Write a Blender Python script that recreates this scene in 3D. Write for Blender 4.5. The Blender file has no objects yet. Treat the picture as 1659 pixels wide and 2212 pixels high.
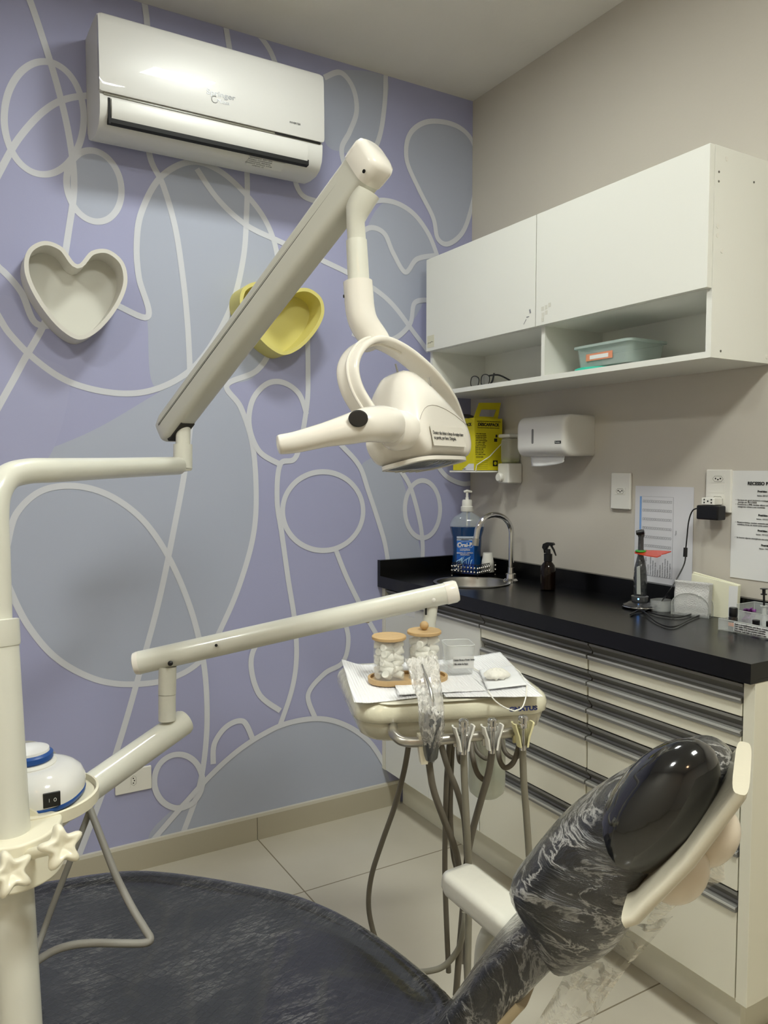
import bpy, math, random
from mathutils import Vector as V, Matrix
from math import sin, cos, pi
random.seed(7)
S = bpy.context.scene
COL = S.collection
# ------------------------------------------------------------------ camera
YAW, PITCH, ROLL, FPX = .5328, -.0571, .0002, 1680.9
CAMP = V((-1.8558, -2.4757, 1.278))
cf = V((sin(YAW)*cos(PITCH), cos(YAW)*cos(PITCH), sin(PITCH)))
r0 = V((cos(YAW), -sin(YAW), 0)); u0 = r0.cross(cf)
cr_ = r0*cos(ROLL)+u0*sin(ROLL); cu = -r0*sin(ROLL)+u0*cos(ROLL)
cd = bpy.data.cameras.new('camera'); cam = bpy.data.objects.new('camera', cd); COL.objects.link(cam)
cd.sensor_fit = 'VERTICAL'; cd.sensor_height = 32; cd.lens = FPX/2212*32; cd.clip_start = .02
m = Matrix((cr_, cu, -cf)).transposed().to_4x4(); m.translation = CAMP; cam.matrix_world = m
S.camera = cam
# ------------------------------------------------------------------ world, exposure
w = bpy.data.worlds.new('world'); S.world = w; w.use_nodes = True
w.node_tree.nodes['Background'].inputs[0].default_value = (.75, .8, .9, 1)
w.node_tree.nodes['Background'].inputs[1].default_value = .05
S.view_settings.view_transform = 'Standard'; S.view_settings.look = 'None'
S.view_settings.exposure = 1.6; S.view_settings.gamma = 1; S.view_settings.use_curve_mapping = False
try:
    S.cycles.use_denoising = True; S.cycles.max_bounces = 10; S.cycles.transparent_max_bounces = 16
    S.cycles.sample_clamp_indirect = 4; S.cycles.caustics_reflective = False; S.cycles.caustics_refractive = False
except Exception: pass
H = 2.683
# ceiling lamps: (x, y, size x, size y, strength, colour)
LAMPS = [(-1.03, -.80, .22, .22, 24, (.96, 1, .94), 'square white ceiling light panel nearest the purple wall, above the air conditioner'),
         (-1.10, -2.45, .34, .34, 31, (.97, 1, .93), 'square white ceiling light panel over the dental chair headrest'),
         (-2.55, -1.75, .22, .22, 38, (.97, 1, .94), 'square white ceiling light panel near the left wall'),
         (-2.45, -3.45,   .22, .22, 9, (1, .62, .36), 'square warm orange ceiling light panel behind the camera')]
# ------------------------------------------------------------------ helpers
def ray(px, py): return cf + cr_*((px-829.5)/FPX) - cu*((py-1106)/FPX)
def at(px, py, d): return CAMP + ray(px, py)*d
def on(px, py, X=None, Y=None, Z=None):
    v = ray(px, py)
    t = (X-CAMP.x)/v.x if X is not None else (Y-CAMP.y)/v.y if Y is not None else (Z-CAMP.z)/v.z
    return CAMP + v*t
def srgb(c):
    if isinstance(c, str): c = tuple(int(c[i:i+2], 16)/255 for i in (0, 2, 4))
    return tuple((x/12.92 if x <= .04045 else ((x+.055)/1.055)**2.4) for x in c[:3]) + (1,)
MATS = {}
def mat(name, col, rough=.5, metal=0, coat=0, trans=0, ior=1.45, alpha=1, emit=None, estr=0, noise=0, nscale=8, bump=0, bscale=60, stretch=None, sheen=0, spec=.5, col2=None, fac=(.45, .6)):
    if name in MATS: return MATS[name]
    m = bpy.data.materials.new(name); m.use_nodes = True; nt = m.node_tree; b = nt.nodes['Principled BSDF']
    b.inputs['Base Color'].default_value = srgb(col); b.inputs['Roughness'].default_value = rough
    b.inputs['Metallic'].default_value = metal; b.inputs['Coat Weight'].default_value = coat; b.inputs['Coat Roughness'].default_value = .02
    b.inputs['Transmission Weight'].default_value = trans; b.inputs['IOR'].default_value = ior; b.inputs['Alpha'].default_value = alpha
    b.inputs['Specular IOR Level'].default_value = spec
    if emit: b.inputs['Emission Color'].default_value = srgb(emit); b.inputs['Emission Strength'].default_value = estr
    if noise or bump or col2:
        tc = nt.nodes.new('ShaderNodeTexCoord'); mp = nt.nodes.new('ShaderNodeMapping'); nt.links.new(tc.outputs['Object'], mp.inputs[0])
        if stretch: mp.inputs['Scale'].default_value = stretch
    if noise or col2:
        n = nt.nodes.new('ShaderNodeTexNoise'); n.inputs['Scale'].default_value = nscale; n.inputs['Detail'].default_value = 5
        nt.links.new(mp.outputs[0], n.inputs[0])
        mx = nt.nodes.new('ShaderNodeMix'); mx.data_type = 'RGBA'
        c = srgb(col); mx.inputs[6].default_value = c if col2 else tuple(x*(1-noise) for x in c[:3])+(1,)
        mx.inputs[7].default_value = srgb(col2) if col2 else tuple(min(1, x*(1+noise)) for x in c[:3])+(1,)
        if col2:
            mr = nt.nodes.new('ShaderNodeMapRange'); mr.inputs[1].default_value = fac[0]; mr.inputs[2].default_value = fac[1]
            nt.links.new(n.outputs[0], mr.inputs[0]); nt.links.new(mr.outputs[0], mx.inputs[0])
        else: nt.links.new(n.outputs[0], mx.inputs[0])
        nt.links.new(mx.outputs[2], b.inputs['Base Color'])
    if bump:
        n2 = nt.nodes.new('ShaderNodeTexNoise'); n2.inputs['Scale'].default_value = bscale; n2.inputs['Detail'].default_value = 4
        nt.links.new(mp.outputs[0], n2.inputs[0])
        bp = nt.nodes.new('ShaderNodeBump'); bp.inputs['Strength'].default_value = bump; bp.inputs['Distance'].default_value = .01
        nt.links.new(n2.outputs[0], bp.inputs['Height']); nt.links.new(bp.outputs[0], b.inputs['Normal'])
        if coat: nt.links.new(bp.outputs[0], b.inputs['Coat Normal'])
    MATS[name] = m; return m
class MB:
    def __init__(s): s.v = []; s.f = []; s.mi = []; s.k = 0
    def add(s, vs, fs):
        n = len(s.v); s.v += [V(a) for a in vs]; s.f += [tuple(i+n for i in f) for f in fs]; s.mi += [s.k]*len(fs); return s
    def box(s, a, b):
        x0, y0, z0 = [min(a[i], b[i]) for i in range(3)]; x1, y1, z1 = [max(a[i], b[i]) for i in range(3)]
        return s.add([(x0,y0,z0),(x1,y0,z0),(x1,y1,z0),(x0,y1,z0),(x0,y0,z1),(x1,y0,z1),(x1,y1,z1),(x0,y1,z1)],
                     [(0,3,2,1),(4,5,6,7),(0,1,5,4),(1,2,6,5),(2,3,7,6),(3,0,4,7)])
    def obox(s, c, U, W, N, a, b, h):
        c = V(c); U = V(U).normalized()*a; W = V(W).normalized()*b; N = V(N).normalized()*h
        vs = [c+U*i+W*j+N*k for k in (-1, 1) for i, j in ((-1,-1),(1,-1),(1,1),(-1,1))]
        fs = [(0,3,2,1),(4,5,6,7),(0,1,5,4),(1,2,6,5),(2,3,7,6),(3,0,4,7)]
        if U.cross(W).dot(N) < 0: fs = [f[::-1] for f in fs]
        return s.add(vs, fs)
    def loft(s, rings, cap=True, closed=False):
        n = len(rings[0]); vs = [p for r in rings for p in r]; fs = []
        R = len(rings)
        for i in range(R if closed else R-1):
            for j in range(n):
                a = i*n+j; b = i*n+(j+1) % n; c = ((i+1) % R)*n+(j+1) % n; d = ((i+1) % R)*n+j
                fs.append((a, b, c, d))
        if cap and not closed: fs += [tuple(range(n))[::-1], tuple(range((R-1)*n, R*n))]
        return s.add(vs, fs)
    def tube(s, pts, r, seg=16, cap=True, closed=False, flat=None):
        pts = [V(p) for p in pts]; n = len(pts); rs = r if isinstance(r, (list, tuple)) else [r]*n
        rings = []; prev = None
        for i, p in enumerate(pts):
            a = pts[(i-1) % n] if (closed or i) else p; b = pts[(i+1) % n] if (closed or i < n-1) else p
            t = (b-a).normalized()
            if prev is None:
                up = V((0,0,1)) if abs(t.z) < .9 else V((1,0,0)); x = up.cross(t).normalized()
            else: x = (prev - t*prev.dot(t)).normalized()
            prev = x; y = t.cross(x)
            rings.append([p + x*cos(2*pi*j/seg)*rs[i] + y*sin(2*pi*j/seg)*rs[i] for j in range(seg)])
        return s.loft(rings, cap, closed)
    def lathe(s, prof, c, ax=(0,0,1), seg=32, cap=True, sx=1, xdir=None):
        ax = V(ax).normalized(); c = V(c)
        x = V(xdir) if xdir else (V((1,0,0)) if abs(ax.x) < .9 else V((0,1,0))); x = (x-ax*x.dot(ax)).normalized(); y = ax.cross(x)
        return s.loft([[c+ax*z+(x*cos(2*pi*j/seg)*sx+y*sin(2*pi*j/seg))*r for j in range(seg)] for r, z in prof], cap)
    def prism(s, poly, off):
        off = V(off); n = len(poly); a = [V(p) for p in poly]; b = [p+off for p in a]
        nn = V((0,0,0))
        for i in range(n): nn += a[i].cross(a[(i+1) % n])
        fs = [tuple(range(n))[::-1], tuple(range(n, 2*n))]+[(i, (i+1) % n, n+(i+1) % n, n+i) for i in range(n)]
        if nn.dot(off) < 0: fs = [f[::-1] for f in fs]
        return s.add(a+b, fs)
    def grid(s, fn, nu, nv, flip=False):
        vs = [fn(i/nu, j/nv) for i in range(nu+1) for j in range(nv+1)]
        fs = [(i*(nv+1)+j, (i+1)*(nv+1)+j, (i+1)*(nv+1)+j+1, i*(nv+1)+j+1) for i in range(nu) for j in range(nv)]
        if flip: fs = [f[::-1] for f in fs]
        return s.add(vs, fs)
def cr(pts, n=8, closed=False):
    P = [V(p) for p in pts]; N = len(P); out = []
    for i in range(N if closed else N-1):
        if closed: a, b, c, d = P[(i-1) % N], P[i], P[(i+1) % N], P[(i+2) % N]
        else: a, b, c, d = P[max(i-1, 0)], P[i], P[i+1], P[min(i+2, N-1)]
        for k in range(n):
            t = k/n; out.append(.5*((2*b)+(c-a)*t+(2*a-5*b+4*c-d)*t*t+(3*b-a-3*c+d)*t**3))
    if not closed: out.append(P[-1])
    return out
def rads(n, keys):
    out = []
    for i in range(n):
        t = i/(n-1)*(len(keys)-1); k = min(int(t), len(keys)-2); out.append(keys[k]+(keys[k+1]-keys[k])*(t-k))
    return out
def tagp(o, label=None, cat=None, group=None, kind=None):
    if label: o['label'] = label
    if cat: o['category'] = cat
    if group: o['group'] = group
    if kind: o['kind'] = kind
    return o
def empty(name, loc, label=None, cat=None, group=None, kind=None):
    o = bpy.data.objects.new(name, None); COL.objects.link(o); o.location = loc; o.empty_display_size = .05
    return tagp(o, label, cat, group, kind)
def O(name, mb, mats, parent=None, label=None, cat=None, group=None, kind=None, bevel=0, ang=38, seg=3, smooth=True, sub=0, solid=0):
    if not isinstance(mats, (list, tuple)): mats = [mats]
    vs = mb.v
    c = V((0,0,0))
    if parent is None:
        xs = [v.x for v in vs]; ys = [v.y for v in vs]; zs = [v.z for v in vs]
        c = V(((min(xs)+max(xs))/2, (min(ys)+max(ys))/2, min(zs)))
    me = bpy.data.meshes.new(name); me.from_pydata([v-c for v in vs], [], mb.f); me.update()
    for mm in mats: me.materials.append(mm)
    if len(mats) > 1: me.polygons.foreach_set('material_index', mb.mi)
    if smooth:
        me.polygons.foreach_set('use_smooth', [True]*len(me.polygons))
        if not bevel and not sub: me.set_sharp_from_angle(angle=math.radians(ang))
    o = bpy.data.objects.new(name, me); COL.objects.link(o); o.location = c
    if parent is not None:
        o.parent = parent
        o.matrix_parent_inverse = Matrix.Translation(-parent.location) if parent.type == 'EMPTY' else (Matrix.Identity(4) if parent.parent else Matrix.Translation(-parent.location))
    if solid: md = o.modifiers.new('solidify', 'SOLIDIFY'); md.thickness = solid; md.offset = 0
    if bevel: md = o.modifiers.new('bevel', 'BEVEL'); md.width = bevel; md.segments = seg; md.limit_method = 'ANGLE'; md.angle_limit = math.radians(40); md.harden_normals = True
    if sub: md = o.modifiers.new('sub', 'SUBSURF'); md.levels = sub; md.render_levels = sub
    return tagp(o, label, cat, group, kind)
FONT = None
def text(name, s, loc, right, up, size, m, parent, align='CENTER', sx=1.0, bold=0.0):
    c = bpy.data.curves.new(name, 'FONT'); c.body = s; c.size = size; c.align_x = align; c.align_y = 'CENTER'; c.extrude = .0002; c.offset = bold; c.space_line = 1.0
    t_ = bpy.data.objects.new(name, c); COL.objects.link(t_); bpy.context.view_layer.update()
    me = bpy.data.meshes.new_from_object(t_.evaluated_get(bpy.context.evaluated_depsgraph_get())); bpy.data.objects.remove(t_); bpy.data.curves.remove(c)
    me.name = name; me.materials.clear(); me.materials.append(m)
    for p_ in me.polygons: p_.material_index = 0
    o = bpy.data.objects.new(name, me); COL.objects.link(o)
    R = V(right).normalized(); U = V(up); U = (U-R*U.dot(R)).normalized(); N = R.cross(U)
    M = Matrix((R*sx, U, N)).transposed().to_4x4(); M.translation = V(loc)+N*.0006
    o.parent = parent
    o.matrix_parent_inverse = Matrix.Translation(-parent.location) if (parent.type == 'EMPTY' or not parent.parent) else Matrix.Identity(4)
    o.matrix_basis = M
    return o
def hnoise(a, b, s=0):
    return (sin(a*5.1+s)+sin(b*7.3+a*2.2+s*2)+.6*sin(a*13.7-b*9.1+s)+.4*sin(b*23+a*17+s))/3
Z = V((0,0,1)); X = V((1,0,0)); Y = V((0,1,0))
# ------------------------------------------------------------------ materials
beige = mat('beige_wall_paint', 'C9C3B8', .75, noise=.03, nscale=3, bump=.03, bscale=120)
ceil_m = mat('ceiling_paint', 'DEDAD2', .85, noise=.04, nscale=5, bump=.06, bscale=40)
purple = mat('lavender_wall_paint', 'A5A7C9', .6, noise=.04, nscale=2, bump=.02, bscale=200)
mural_fill = mat('grey_blue_mural_fill', 'AEB4C6', .6)
mural_fill2 = mat('pale_lavender_mural_fill', 'A8AACB', .6)
mural_line = mat('pale_mural_line', 'D2D4DC', .6)
white_lam = mat('white_laminate', 'E6E6DF', .38, bump=.02, bscale=300)
cream_lam = mat('cream_laminate', 'E4E1D0', .4)
inner_lam = mat('inner_laminate', 'DEDED2', .5)
black_gran = mat('black_granite', '070707', .25, noise=.3, nscale=120)
alu = mat('brushed_aluminium', '8A8984', .38, metal=.35)
alu_lip = mat('aluminium_lip', 'D2D2CE', .3, metal=.4)
chrome = mat('chrome', 'DADADA', .08, metal=1)
steel = mat('satin_steel', 'B8B8B4', .28, metal=1)
dark = mat('dark_plastic', '0E0E10', .35)
darkgap = mat('dark_gap', '050505', .7)
grey_pl = mat('grey_rubber', '6B665B', .55)
enamel = mat('white_enamel', 'D9D8CC', .28, coat=.4, noise=.03, nscale=12)
lampw = mat('lamp_white_plastic', 'E9E4DA', .2, coat=.5)
armgrey = mat('arm_grey_enamel', 'CCCBC0', .3, coat=.3)
acw = mat('ac_white_plastic', 'CBCAC7', .35, coat=.8)
acb = mat('ac_body_plastic', 'CFCECA', .35)
whitep = mat('white_plastic', 'E6E4DC', .35)
ivory = mat('ivory_plastic', 'E6E0C9', .35)
shelfw = mat('white_painted_wood', 'D6D3CC', .5)
shelfy = mat('yellow_painted_wood', 'D9CF7C', .5)
glass = mat('clear_acrylic', 'F2F5F3', .04, alpha=.16, coat=.5)
frost = mat('frosted_plastic', 'C9CEBC', .35, alpha=.55)
bamboo = mat('bamboo_wood', 'C2A375', .5, noise=.12, nscale=30, stretch=(1, 6, 1), bump=.05)
cotton = mat('cotton', 'F2F0E6', .95, bump=.3, bscale=200)
paper = mat('white_paper', 'E3E3E2', .8)
paper2 = mat('white_paper_print', 'D6D6DB', .8)
ink = mat('black_ink', '1C1C1E', .7)
greyink = mat('grey_ink', '8A8A90', .7)
blueink = mat('blue_ink', '7FA6DD', .7)
yellow = mat('yellow_cardboard', 'D9CD1E', .6)
blue_pl = mat('blue_plastic', '1E4E96', .35)
# tissue with ribs
def ribbed(name, col, scale, d):
    m = mat(name, col, .85); nt = m.node_tree; b = nt.nodes['Principled BSDF']
    tc = nt.nodes.new('ShaderNodeTexCoord'); wv = nt.nodes.new('ShaderNodeTexWave'); mp = nt.nodes.new('ShaderNodeMapping')
    mp.inputs['Rotation'].default_value = d; nt.links.new(tc.outputs['Object'], mp.inputs[0]); nt.links.new(mp.outputs[0], wv.inputs[0])
    wv.inputs['Scale'].default_value = scale; bp = nt.nodes.new('ShaderNodeBump'); bp.inputs['Strength'].default_value = .6; bp.inputs['Distance'].default_value = .002
    nt.links.new(wv.outputs[1], bp.inputs['Height']); nt.links.new(bp.outputs[0], b.inputs['Normal']); return m
bibm = ribbed('ribbed_tissue', 'EFEFF0', 55, (0, 0, .35))
# ------------------------------------------------------------------ room
XL, YN = -3.3, -4.3
# far wall with the painted mural (flat shapes of paint on the wall face)
fw = MB(); fw.box((XL-.1, 0, 0), (.1, .1, H+.05))
def wp(p, off): q = on(p[0], p[1], Y=0); return V((q.x, -off, q.z))
def clipx(q): q.x = min(q.x, -.0005); q.z = min(max(q.z, 0.03), H-.001); q.x = max(q.x, XL+.01); return q
FN = [0]
def fill(pts, off, k, closed=True):
    FN[0] += 1; off = .0001+FN[0]*.00006; fw.k = k; P = [clipx(wp((p.x, p.y), off)) for p in cr([V((a, b, 0)) for a, b in pts], 8, closed)]
    fw.add(P, [tuple(range(len(P)))])
LN = [0]
def line(pts, closed=False, wd=.0092, k=3, off=.0008):
    LN[0] += 1; off += LN[0]*.00006; fw.k = k; P = [wp((p.x, p.y), off) for p in cr([V((a, b, 0)) for a, b in pts], 10, closed)]
    n = len(P); L = []; R = []
    for i in range(n):
        a = P[(i-1) % n] if (closed or i) else P[i]; b = P[(i+1) % n] if (closed or i < n-1) else P[i]
        t = (b-a).normalized(); q = V((-t.z, 0, t.x))*wd
        L.append(clipx(P[i]+q)); R.append(clipx(P[i]-q))
    m = n if closed else n-1
    fw.add(L+R, [(i, (i+1) % n, n+(i+1) % n, n+i) for i in range(m)])
def oval(cx, cy, rx, ry, rot=0, a0=0, a1=360, n=14):
    o = []
    full = abs(a1-a0) >= 360
    for i in range(n if full else n+1):
        a = math.radians(a0+(a1-a0)*i/n); x = rx*cos(a); y = ry*sin(a)
        o.append((cx+x*cos(rot)-y*sin(rot), cy+x*sin(rot)+y*cos(rot)))
    return o
big = [(-60,1010),(60,985),(200,930),(330,855),(410,810),(488,832),(520,885),(545,960),(553,1060),(548,1150),(525,1240),(490,1330),(440,1420),(370,1463),(280,1477),(200,1465),(120,1420),(60,1350),(10,1260),(-60,1180)]
fill(big, .0003, 1)
fill([(318,690),(300,600),(292,540),(305,470),(350,380),(410,350),(480,372),(545,430),(590,520),(600,640),(560,800),(490,830),(400,845),(330,830)], .0003, 1)
dome = [(325,1820),(430,1700),(500,1632),(560,1590),(620,1562),(690,1552),(750,1568),(800,1605),(840,1680),(840,1760),(600,1830)]
fill(dome, .00035, 1)
bean = [(925,263),(885,290),(878,345),(905,410),(935,470),(945,515),(968,527),(1000,500),(1020,440),(1030,380),(1022,310),(985,272)]
fill(bean, .00035, 1)
fill([(790,500),(830,437),(880,450),(925,500),(945,560),(920,640),(885,700),(830,735),(760,640)], .0003, 1)
fill([(780,1005),(800,1060),(835,1170),(850,1215),(905,1215),(900,1150),(870,1040),(840,985)], .0003, 1)
fill([(700,165),(830,165),(828,250),(808,330),(745,330),(700,300)], .0003, 1)
fill(oval(95,255,86,118,.0), .0004, 2)
fill(oval(205,405,60,78,-.2), .00045, 1)
fill(oval(912,1098,38,62), .00045, 2)
fill([(20,640),(80,760),(150,815),(110,980),(20,1050),(-60,1000),(-60,700)], .0004, 2)
line(oval(95,255,86,122), True)
line(oval(203,402,58,78,-.25), True)
line([(50,-40),(85,60),(125,190),(150,300),(160,400),(148,500),(130,600),(95,700),(40,800),(-60,1000),(-120,1250),(-130,1500),(-90,1750),(-60,1950)])
line([(-420,1500),(-300,1050),(-170,700),(-30,430),(0,370),(40,300),(95,240),(150,212),(230,205)])
line([(310,-5),(318,60),(320,200),(322,330),(352,400),(378,490),(395,600),(405,700),(410,800),(412,900),(400,1010),(380,1120),(345,1290),(305,1440),(262,1590),(215,1730),(150,1900)])
line([(-800,700),(-600,560),(-400,500),(-200,540),(-40,640),(20,720),(80,780),(150,825),(240,848),(320,845),(395,812),(450,755),(500,660),(525,560),(532,470),(533,370),(520,250),(498,120),(488,60)])
line([(-900,1300),(-600,900),(-380,660),(-200,565),(-40,560),(0,580),(45,630),(80,700),(150,690),(220,650),(318,685),(300,600),(295,530),(305,460),(345,385),(410,350),(475,370),(540,430),(580,490),(600,560),(605,650),(590,740),(555,800),(490,832),(520,880),(545,960),(553,1060),(548,1150),(525,1240),(490,1330),(440,1420),(370,1465),(280,1478),(200,1465),(120,1420),(60,1350),(20,1270),(8,1225),(15,1180)])
line([(15,1180),(35,1110),(90,1060),(165,1050),(240,1072),(310,1125),(365,1205),(410,1310),(436,1410),(446,1500),(445,1600),(430,1700),(395,1800)])
line([(555,70),(590,125),(620,240),(640,400),(690,437),(760,445),(830,433),(885,455),(925,505),(950,570)])
line([(425,365),(470,430),(530,485),(600,520),(690,560),(770,600),(840,650),(895,720),(925,760)])
line([(700,168),(735,157),(762,190),(770,240),(755,285),(738,320),(745,360),(770,420)])
line([(833,160),(830,230),(818,300),(790,360)])
line(bean, True)
line([(770,510),(800,492),(830,505),(848,545),(875,588),(900,560),(940,552)])
line([(925,648),(895,655),(885,700),(850,732),(800,735),(760,720)])
line([(663,700),(665,800),(662,880),(640,985),(605,1003),(598,1080),(608,1150),(622,1250),(636,1340),(640,1420),(630,1490),(605,1565)])
line([(605,1003),(560,975),(538,920),(545,865),(575,830),(610,826),(645,850),(662,895)])
line(oval(697,1104,87,85), True)
line([(725,1188),(750,1250),(790,1330),(830,1400)])
line([(735,960),(775,1005),(795,1060),(815,1120),(830,1170),(838,1215)])
line(oval(912,1100,38,62), True)
line([(860,1010),(885,1050),(905,1120),(912,1170),(912,1215)])
line([(1030,1040),(1000,1045),(965,1030),(940,1000)])
line([(605,1535),(560,1500),(542,1440),(552,1395),(590,1360),(650,1352)])
line([(740,1330),(752,1380),(740,1430),(700,1455),(665,1500),(680,1550)])
line(oval(385,1687,52,58), True)
line([(325,1820),(430,1700),(500,1632),(560,1590),(620,1562),(690,1552),(750,1568),(800,1605),(835,1660)])
line([(460,1650),(463,1605),(490,1568),(525,1558),(545,1595)])
O('wall_far', fw, [purple, mural_fill, mural_fill2, mural_line], kind='structure', smooth=False)
b = MB(); b.box((0, YN, 0), (.1, 0, H+.05)); O('wall_right', b, beige, kind='structure', smooth=False)
b = MB(); b.box((XL-.1, YN, 0), (XL, 0, H+.05)); O('wall_left', b, beige, kind='structure', smooth=False)
b = MB(); b.box((XL-.1, YN-.1, 0), (.1, YN, H+.05)); O('wall_near', b, beige, kind='structure', smooth=False)
b = MB(); b.box((XL-.1, YN-.1, H), (.1, .1, H+.1)); O('ceiling', b, ceil_m, kind='structure', smooth=False)
# floor tiles
fm = mat('porcelain_tile', 'A8A08E', .22, coat=.1); nt = fm.node_tree; bs = nt.nodes['Principled BSDF']
tc = nt.nodes.new('ShaderNodeTexCoord'); mp = nt.nodes.new('ShaderNodeMapping'); mp.inputs['Location'].default_value = (.904, .39, 0)
br = nt.nodes.new('ShaderNodeTexBrick'); br.offset = 0; br.inputs['Scale'].default_value = 1; br.inputs['Mortar Size'].default_value = .0022; br.inputs['Mortar Smooth'].default_value = .1
br.inputs['Brick Width'].default_value = .83; br.inputs['Row Height'].default_value = .83
br.inputs['Color1'].default_value = br.inputs['Color2'].default_value = (1,1,1,1); br.inputs['Mortar'].default_value = (.42,.38,.33,1)
ns = nt.nodes.new('ShaderNodeTexNoise'); ns.inputs['Scale'].default_value = 5; ns.inputs['Detail'].default_value = 4
mx = nt.nodes.new('ShaderNodeMix'); mx.data_type = 'RGBA'; mx.inputs[6].default_value = srgb('BDB6A4'); mx.inputs[7].default_value = srgb('CAC4B5')
mu = nt.nodes.new('ShaderNodeMix'); mu.data_type = 'RGBA'; mu.blend_type = 'MULTIPLY'; mu.inputs[0].default_value = 1
nt.links.new(tc.outputs['Object'], mp.inputs[0]); nt.links.new(mp.outputs[0], br.inputs[0]); nt.links.new(tc.outputs['Object'], ns.inputs[0])
nt.links.new(ns.outputs[0], mx.inputs[0]); nt.links.new(mx.outputs[2], mu.inputs[6]); nt.links.new(br.outputs[0], mu.inputs[7]); nt.links.new(mu.outputs[2], bs.inputs['Base Color'])
b = MB(); b.box((XL-.1, YN-.1, -.1), (.1, .1, 0)); o = O('floor', b, fm, kind='structure', smooth=False)
me = o.data
for v in me.vertices: v.co = v.co + o.location
o.location = (0,0,0)
# baseboards of floor tile with pale cap of grout
bbm = mat('baseboard_tile', 'B2AB98', .35); grout = mat('pale_grout', 'CFCBBE', .8)
def baseboard(name, a, bq, nrm, splits):
    g = MB(); a = V(a); bq = V(bq); nrm = V(nrm); L = (bq-a).length; d = (bq-a).normalized(); s = 0
    g.box(a, bq+nrm*.002+Z*.086)
    g.k = 1
    cuts = [0]+splits+[L]
    g.k = 0
    for i in range(len(cuts)-1):
        p = a+d*(cuts[i]+.001); q = a+d*(cuts[i+1]-.001)
        g.box(p, q+nrm*.012+Z*.079)
    g.k = 1; g.box(a+Z*.0792, bq+nrm*.011+Z*.09)
    O(name, g, [bbm, grout], kind='structure', smooth=False)
baseboard('baseboard_far', (XL, 0, 0), (-.33, 0, 0), (0,-1,0), [.74, 1.57, 2.393])
baseboard('baseboard_right', (0, YN, 0), (0, -1.55, 0), (-1,0,0), [.83, 1.66])
baseboard('baseboard_left', (XL, YN, 0), (XL, -.015, 0), (1,0,0), [.83, 1.66, 2.49, 3.32])
# ------------------------------------------------------------------ ceiling lamps
for x, y, sx, sy, st, c, lab in LAMPS:
    e = empty('ceiling_light', (x, y, H), lab, 'ceiling light')
    g = MB(); t = .012
    for a, b2 in (((x-sx/2-t, y-sy/2-t), (x+sx/2+t, y-sy/2)), ((x-sx/2-t, y+sy/2), (x+sx/2+t, y+sy/2+t)), ((x-sx/2-t, y-sy/2), (x-sx/2, y+sy/2)), ((x+sx/2, y-sy/2), (x+sx/2+t, y+sy/2))):
        g.box((*a, H-.014), (*b2, H-.0003))
    O('lamp_frame', g, whitep, e, smooth=False)
    em = bpy.data.materials.new('lamp_diffuser'); em.use_nodes = True; pb = em.node_tree.nodes['Principled BSDF']
    pb.inputs['Emission Color'].default_value = (*c, 1); pb.inputs['Emission Strength'].default_value = st; pb.inputs['Base Color'].default_value = (.8,.8,.8,1)
    g = MB(); g.box((x-sx/2, y-sy/2, H-.011), (x+sx/2, y+sy/2, H-.0004)); O('diffuser', g, em, e, smooth=False)
# ------------------------------------------------------------------ lower cabinets
CF = -.404; CT = .8379; ZB = .148; KD = -.32
def handle_prof(o_par, y0, y1, zl, ztop):
    g = MB(); x = CF
    prof = [(x, ztop), (x, ztop-.006), (x+.004, ztop-.008), (x+.016, zl+.008), (x+.014, zl+.003), (x+.002, zl+.0035), (x-.005, zl+.001), (x-.005, zl-.009), (x-.0005, zl-.009), (x+.02, zl-.009), (x+.024, ztop)]
    g.loft([[V((a, yy, c)) for a, c in prof] for yy in (y1, y0)])
    g.k = 1; g.box((x-.0056, y0+.0004, zl-.0025), (x-.003, y1-.0004, zl+.0018))
    return O('handle', g, [alu, alu_lip], o_par, smooth=False)
ROWS = [(.760, .797, .8285), (.692, .727, .757), (.620, .656, .689), (.502, .584, .616), (.385, .468, .499), (.1495, .348, .381)]
def unit(y0, y1, label, door=False):
    e = empty('drawer_cabinet' if not door else 'sink_cabinet', ((CF)/2, (y0+y1)/2, 0), label, 'cabinet', 'base cabinets under the black worktop')
    g = MB(); t = .015
    g.box((CF+.026, y0, ZB), (-.002, y0+t, CT-.0005)); g.box((CF+.026, y1-t, ZB), (-.002, y1, CT-.0005)); g.box((-.012, y0+t, ZB), (-.002, y1-t, CT-.0005))
    g.box((CF+.026, y0+t, ZB), (-.012, y1-t, ZB+t)); g.box((CF+.03, y0+t, ZB+t), (CF+.034, y1-t, CT-.0005))
    O('carcass', g, cream_lam, e, smooth=False)
    if door:
        ym = (y0+y1)/2
        for a, b2 in ((y0+.0025, ym-.0015), (ym+.0015, y1-.002)):
            g = MB(); g.box((CF, a, ZB+.0015), (CF+.018, b2, .797-.009)); d = O('door', g, white_lam, e, bevel=.001)
            handle_prof(d, a, b2, .797, .8285)
            if b2 > ym+.01:
                g = MB(); g.box((CF-.0007, b2-.20, .757), (CF-.0001, b2-.135, .783)); st = O('sticker', g, paper, d, smooth=False)
                
    else:
        for zb, zl, zt in ROWS:
            g = MB(); g.box((CF, y0+.0025, zb), (CF+.018, y1-.0025, zl-.009)); d = O('drawer', g, cream_lam, e, bevel=.001)
            handle_prof(d, y0+.002, y1-.002, zl, zt)
    return e
unit(-.5955, -.024, 'white sink cabinet with two doors in the corner by the purple wall', True)
unit(-1.0435, -.5965, 'middle cream cabinet of six drawers with aluminium rail handles, beside the sink cabinet')
unit(-1.4835, -1.0445, 'near-end cream cabinet of six drawers behind the dental chair headrest')
g = MB(); g.box((CF-.002, -1.5115, ZB-.001), (-.001, -1.4855, CT-.0005)); O('end_panel', g, cream_lam, label='tall cream end panel closing the row of drawers', cat='panel', bevel=.001)
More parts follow.
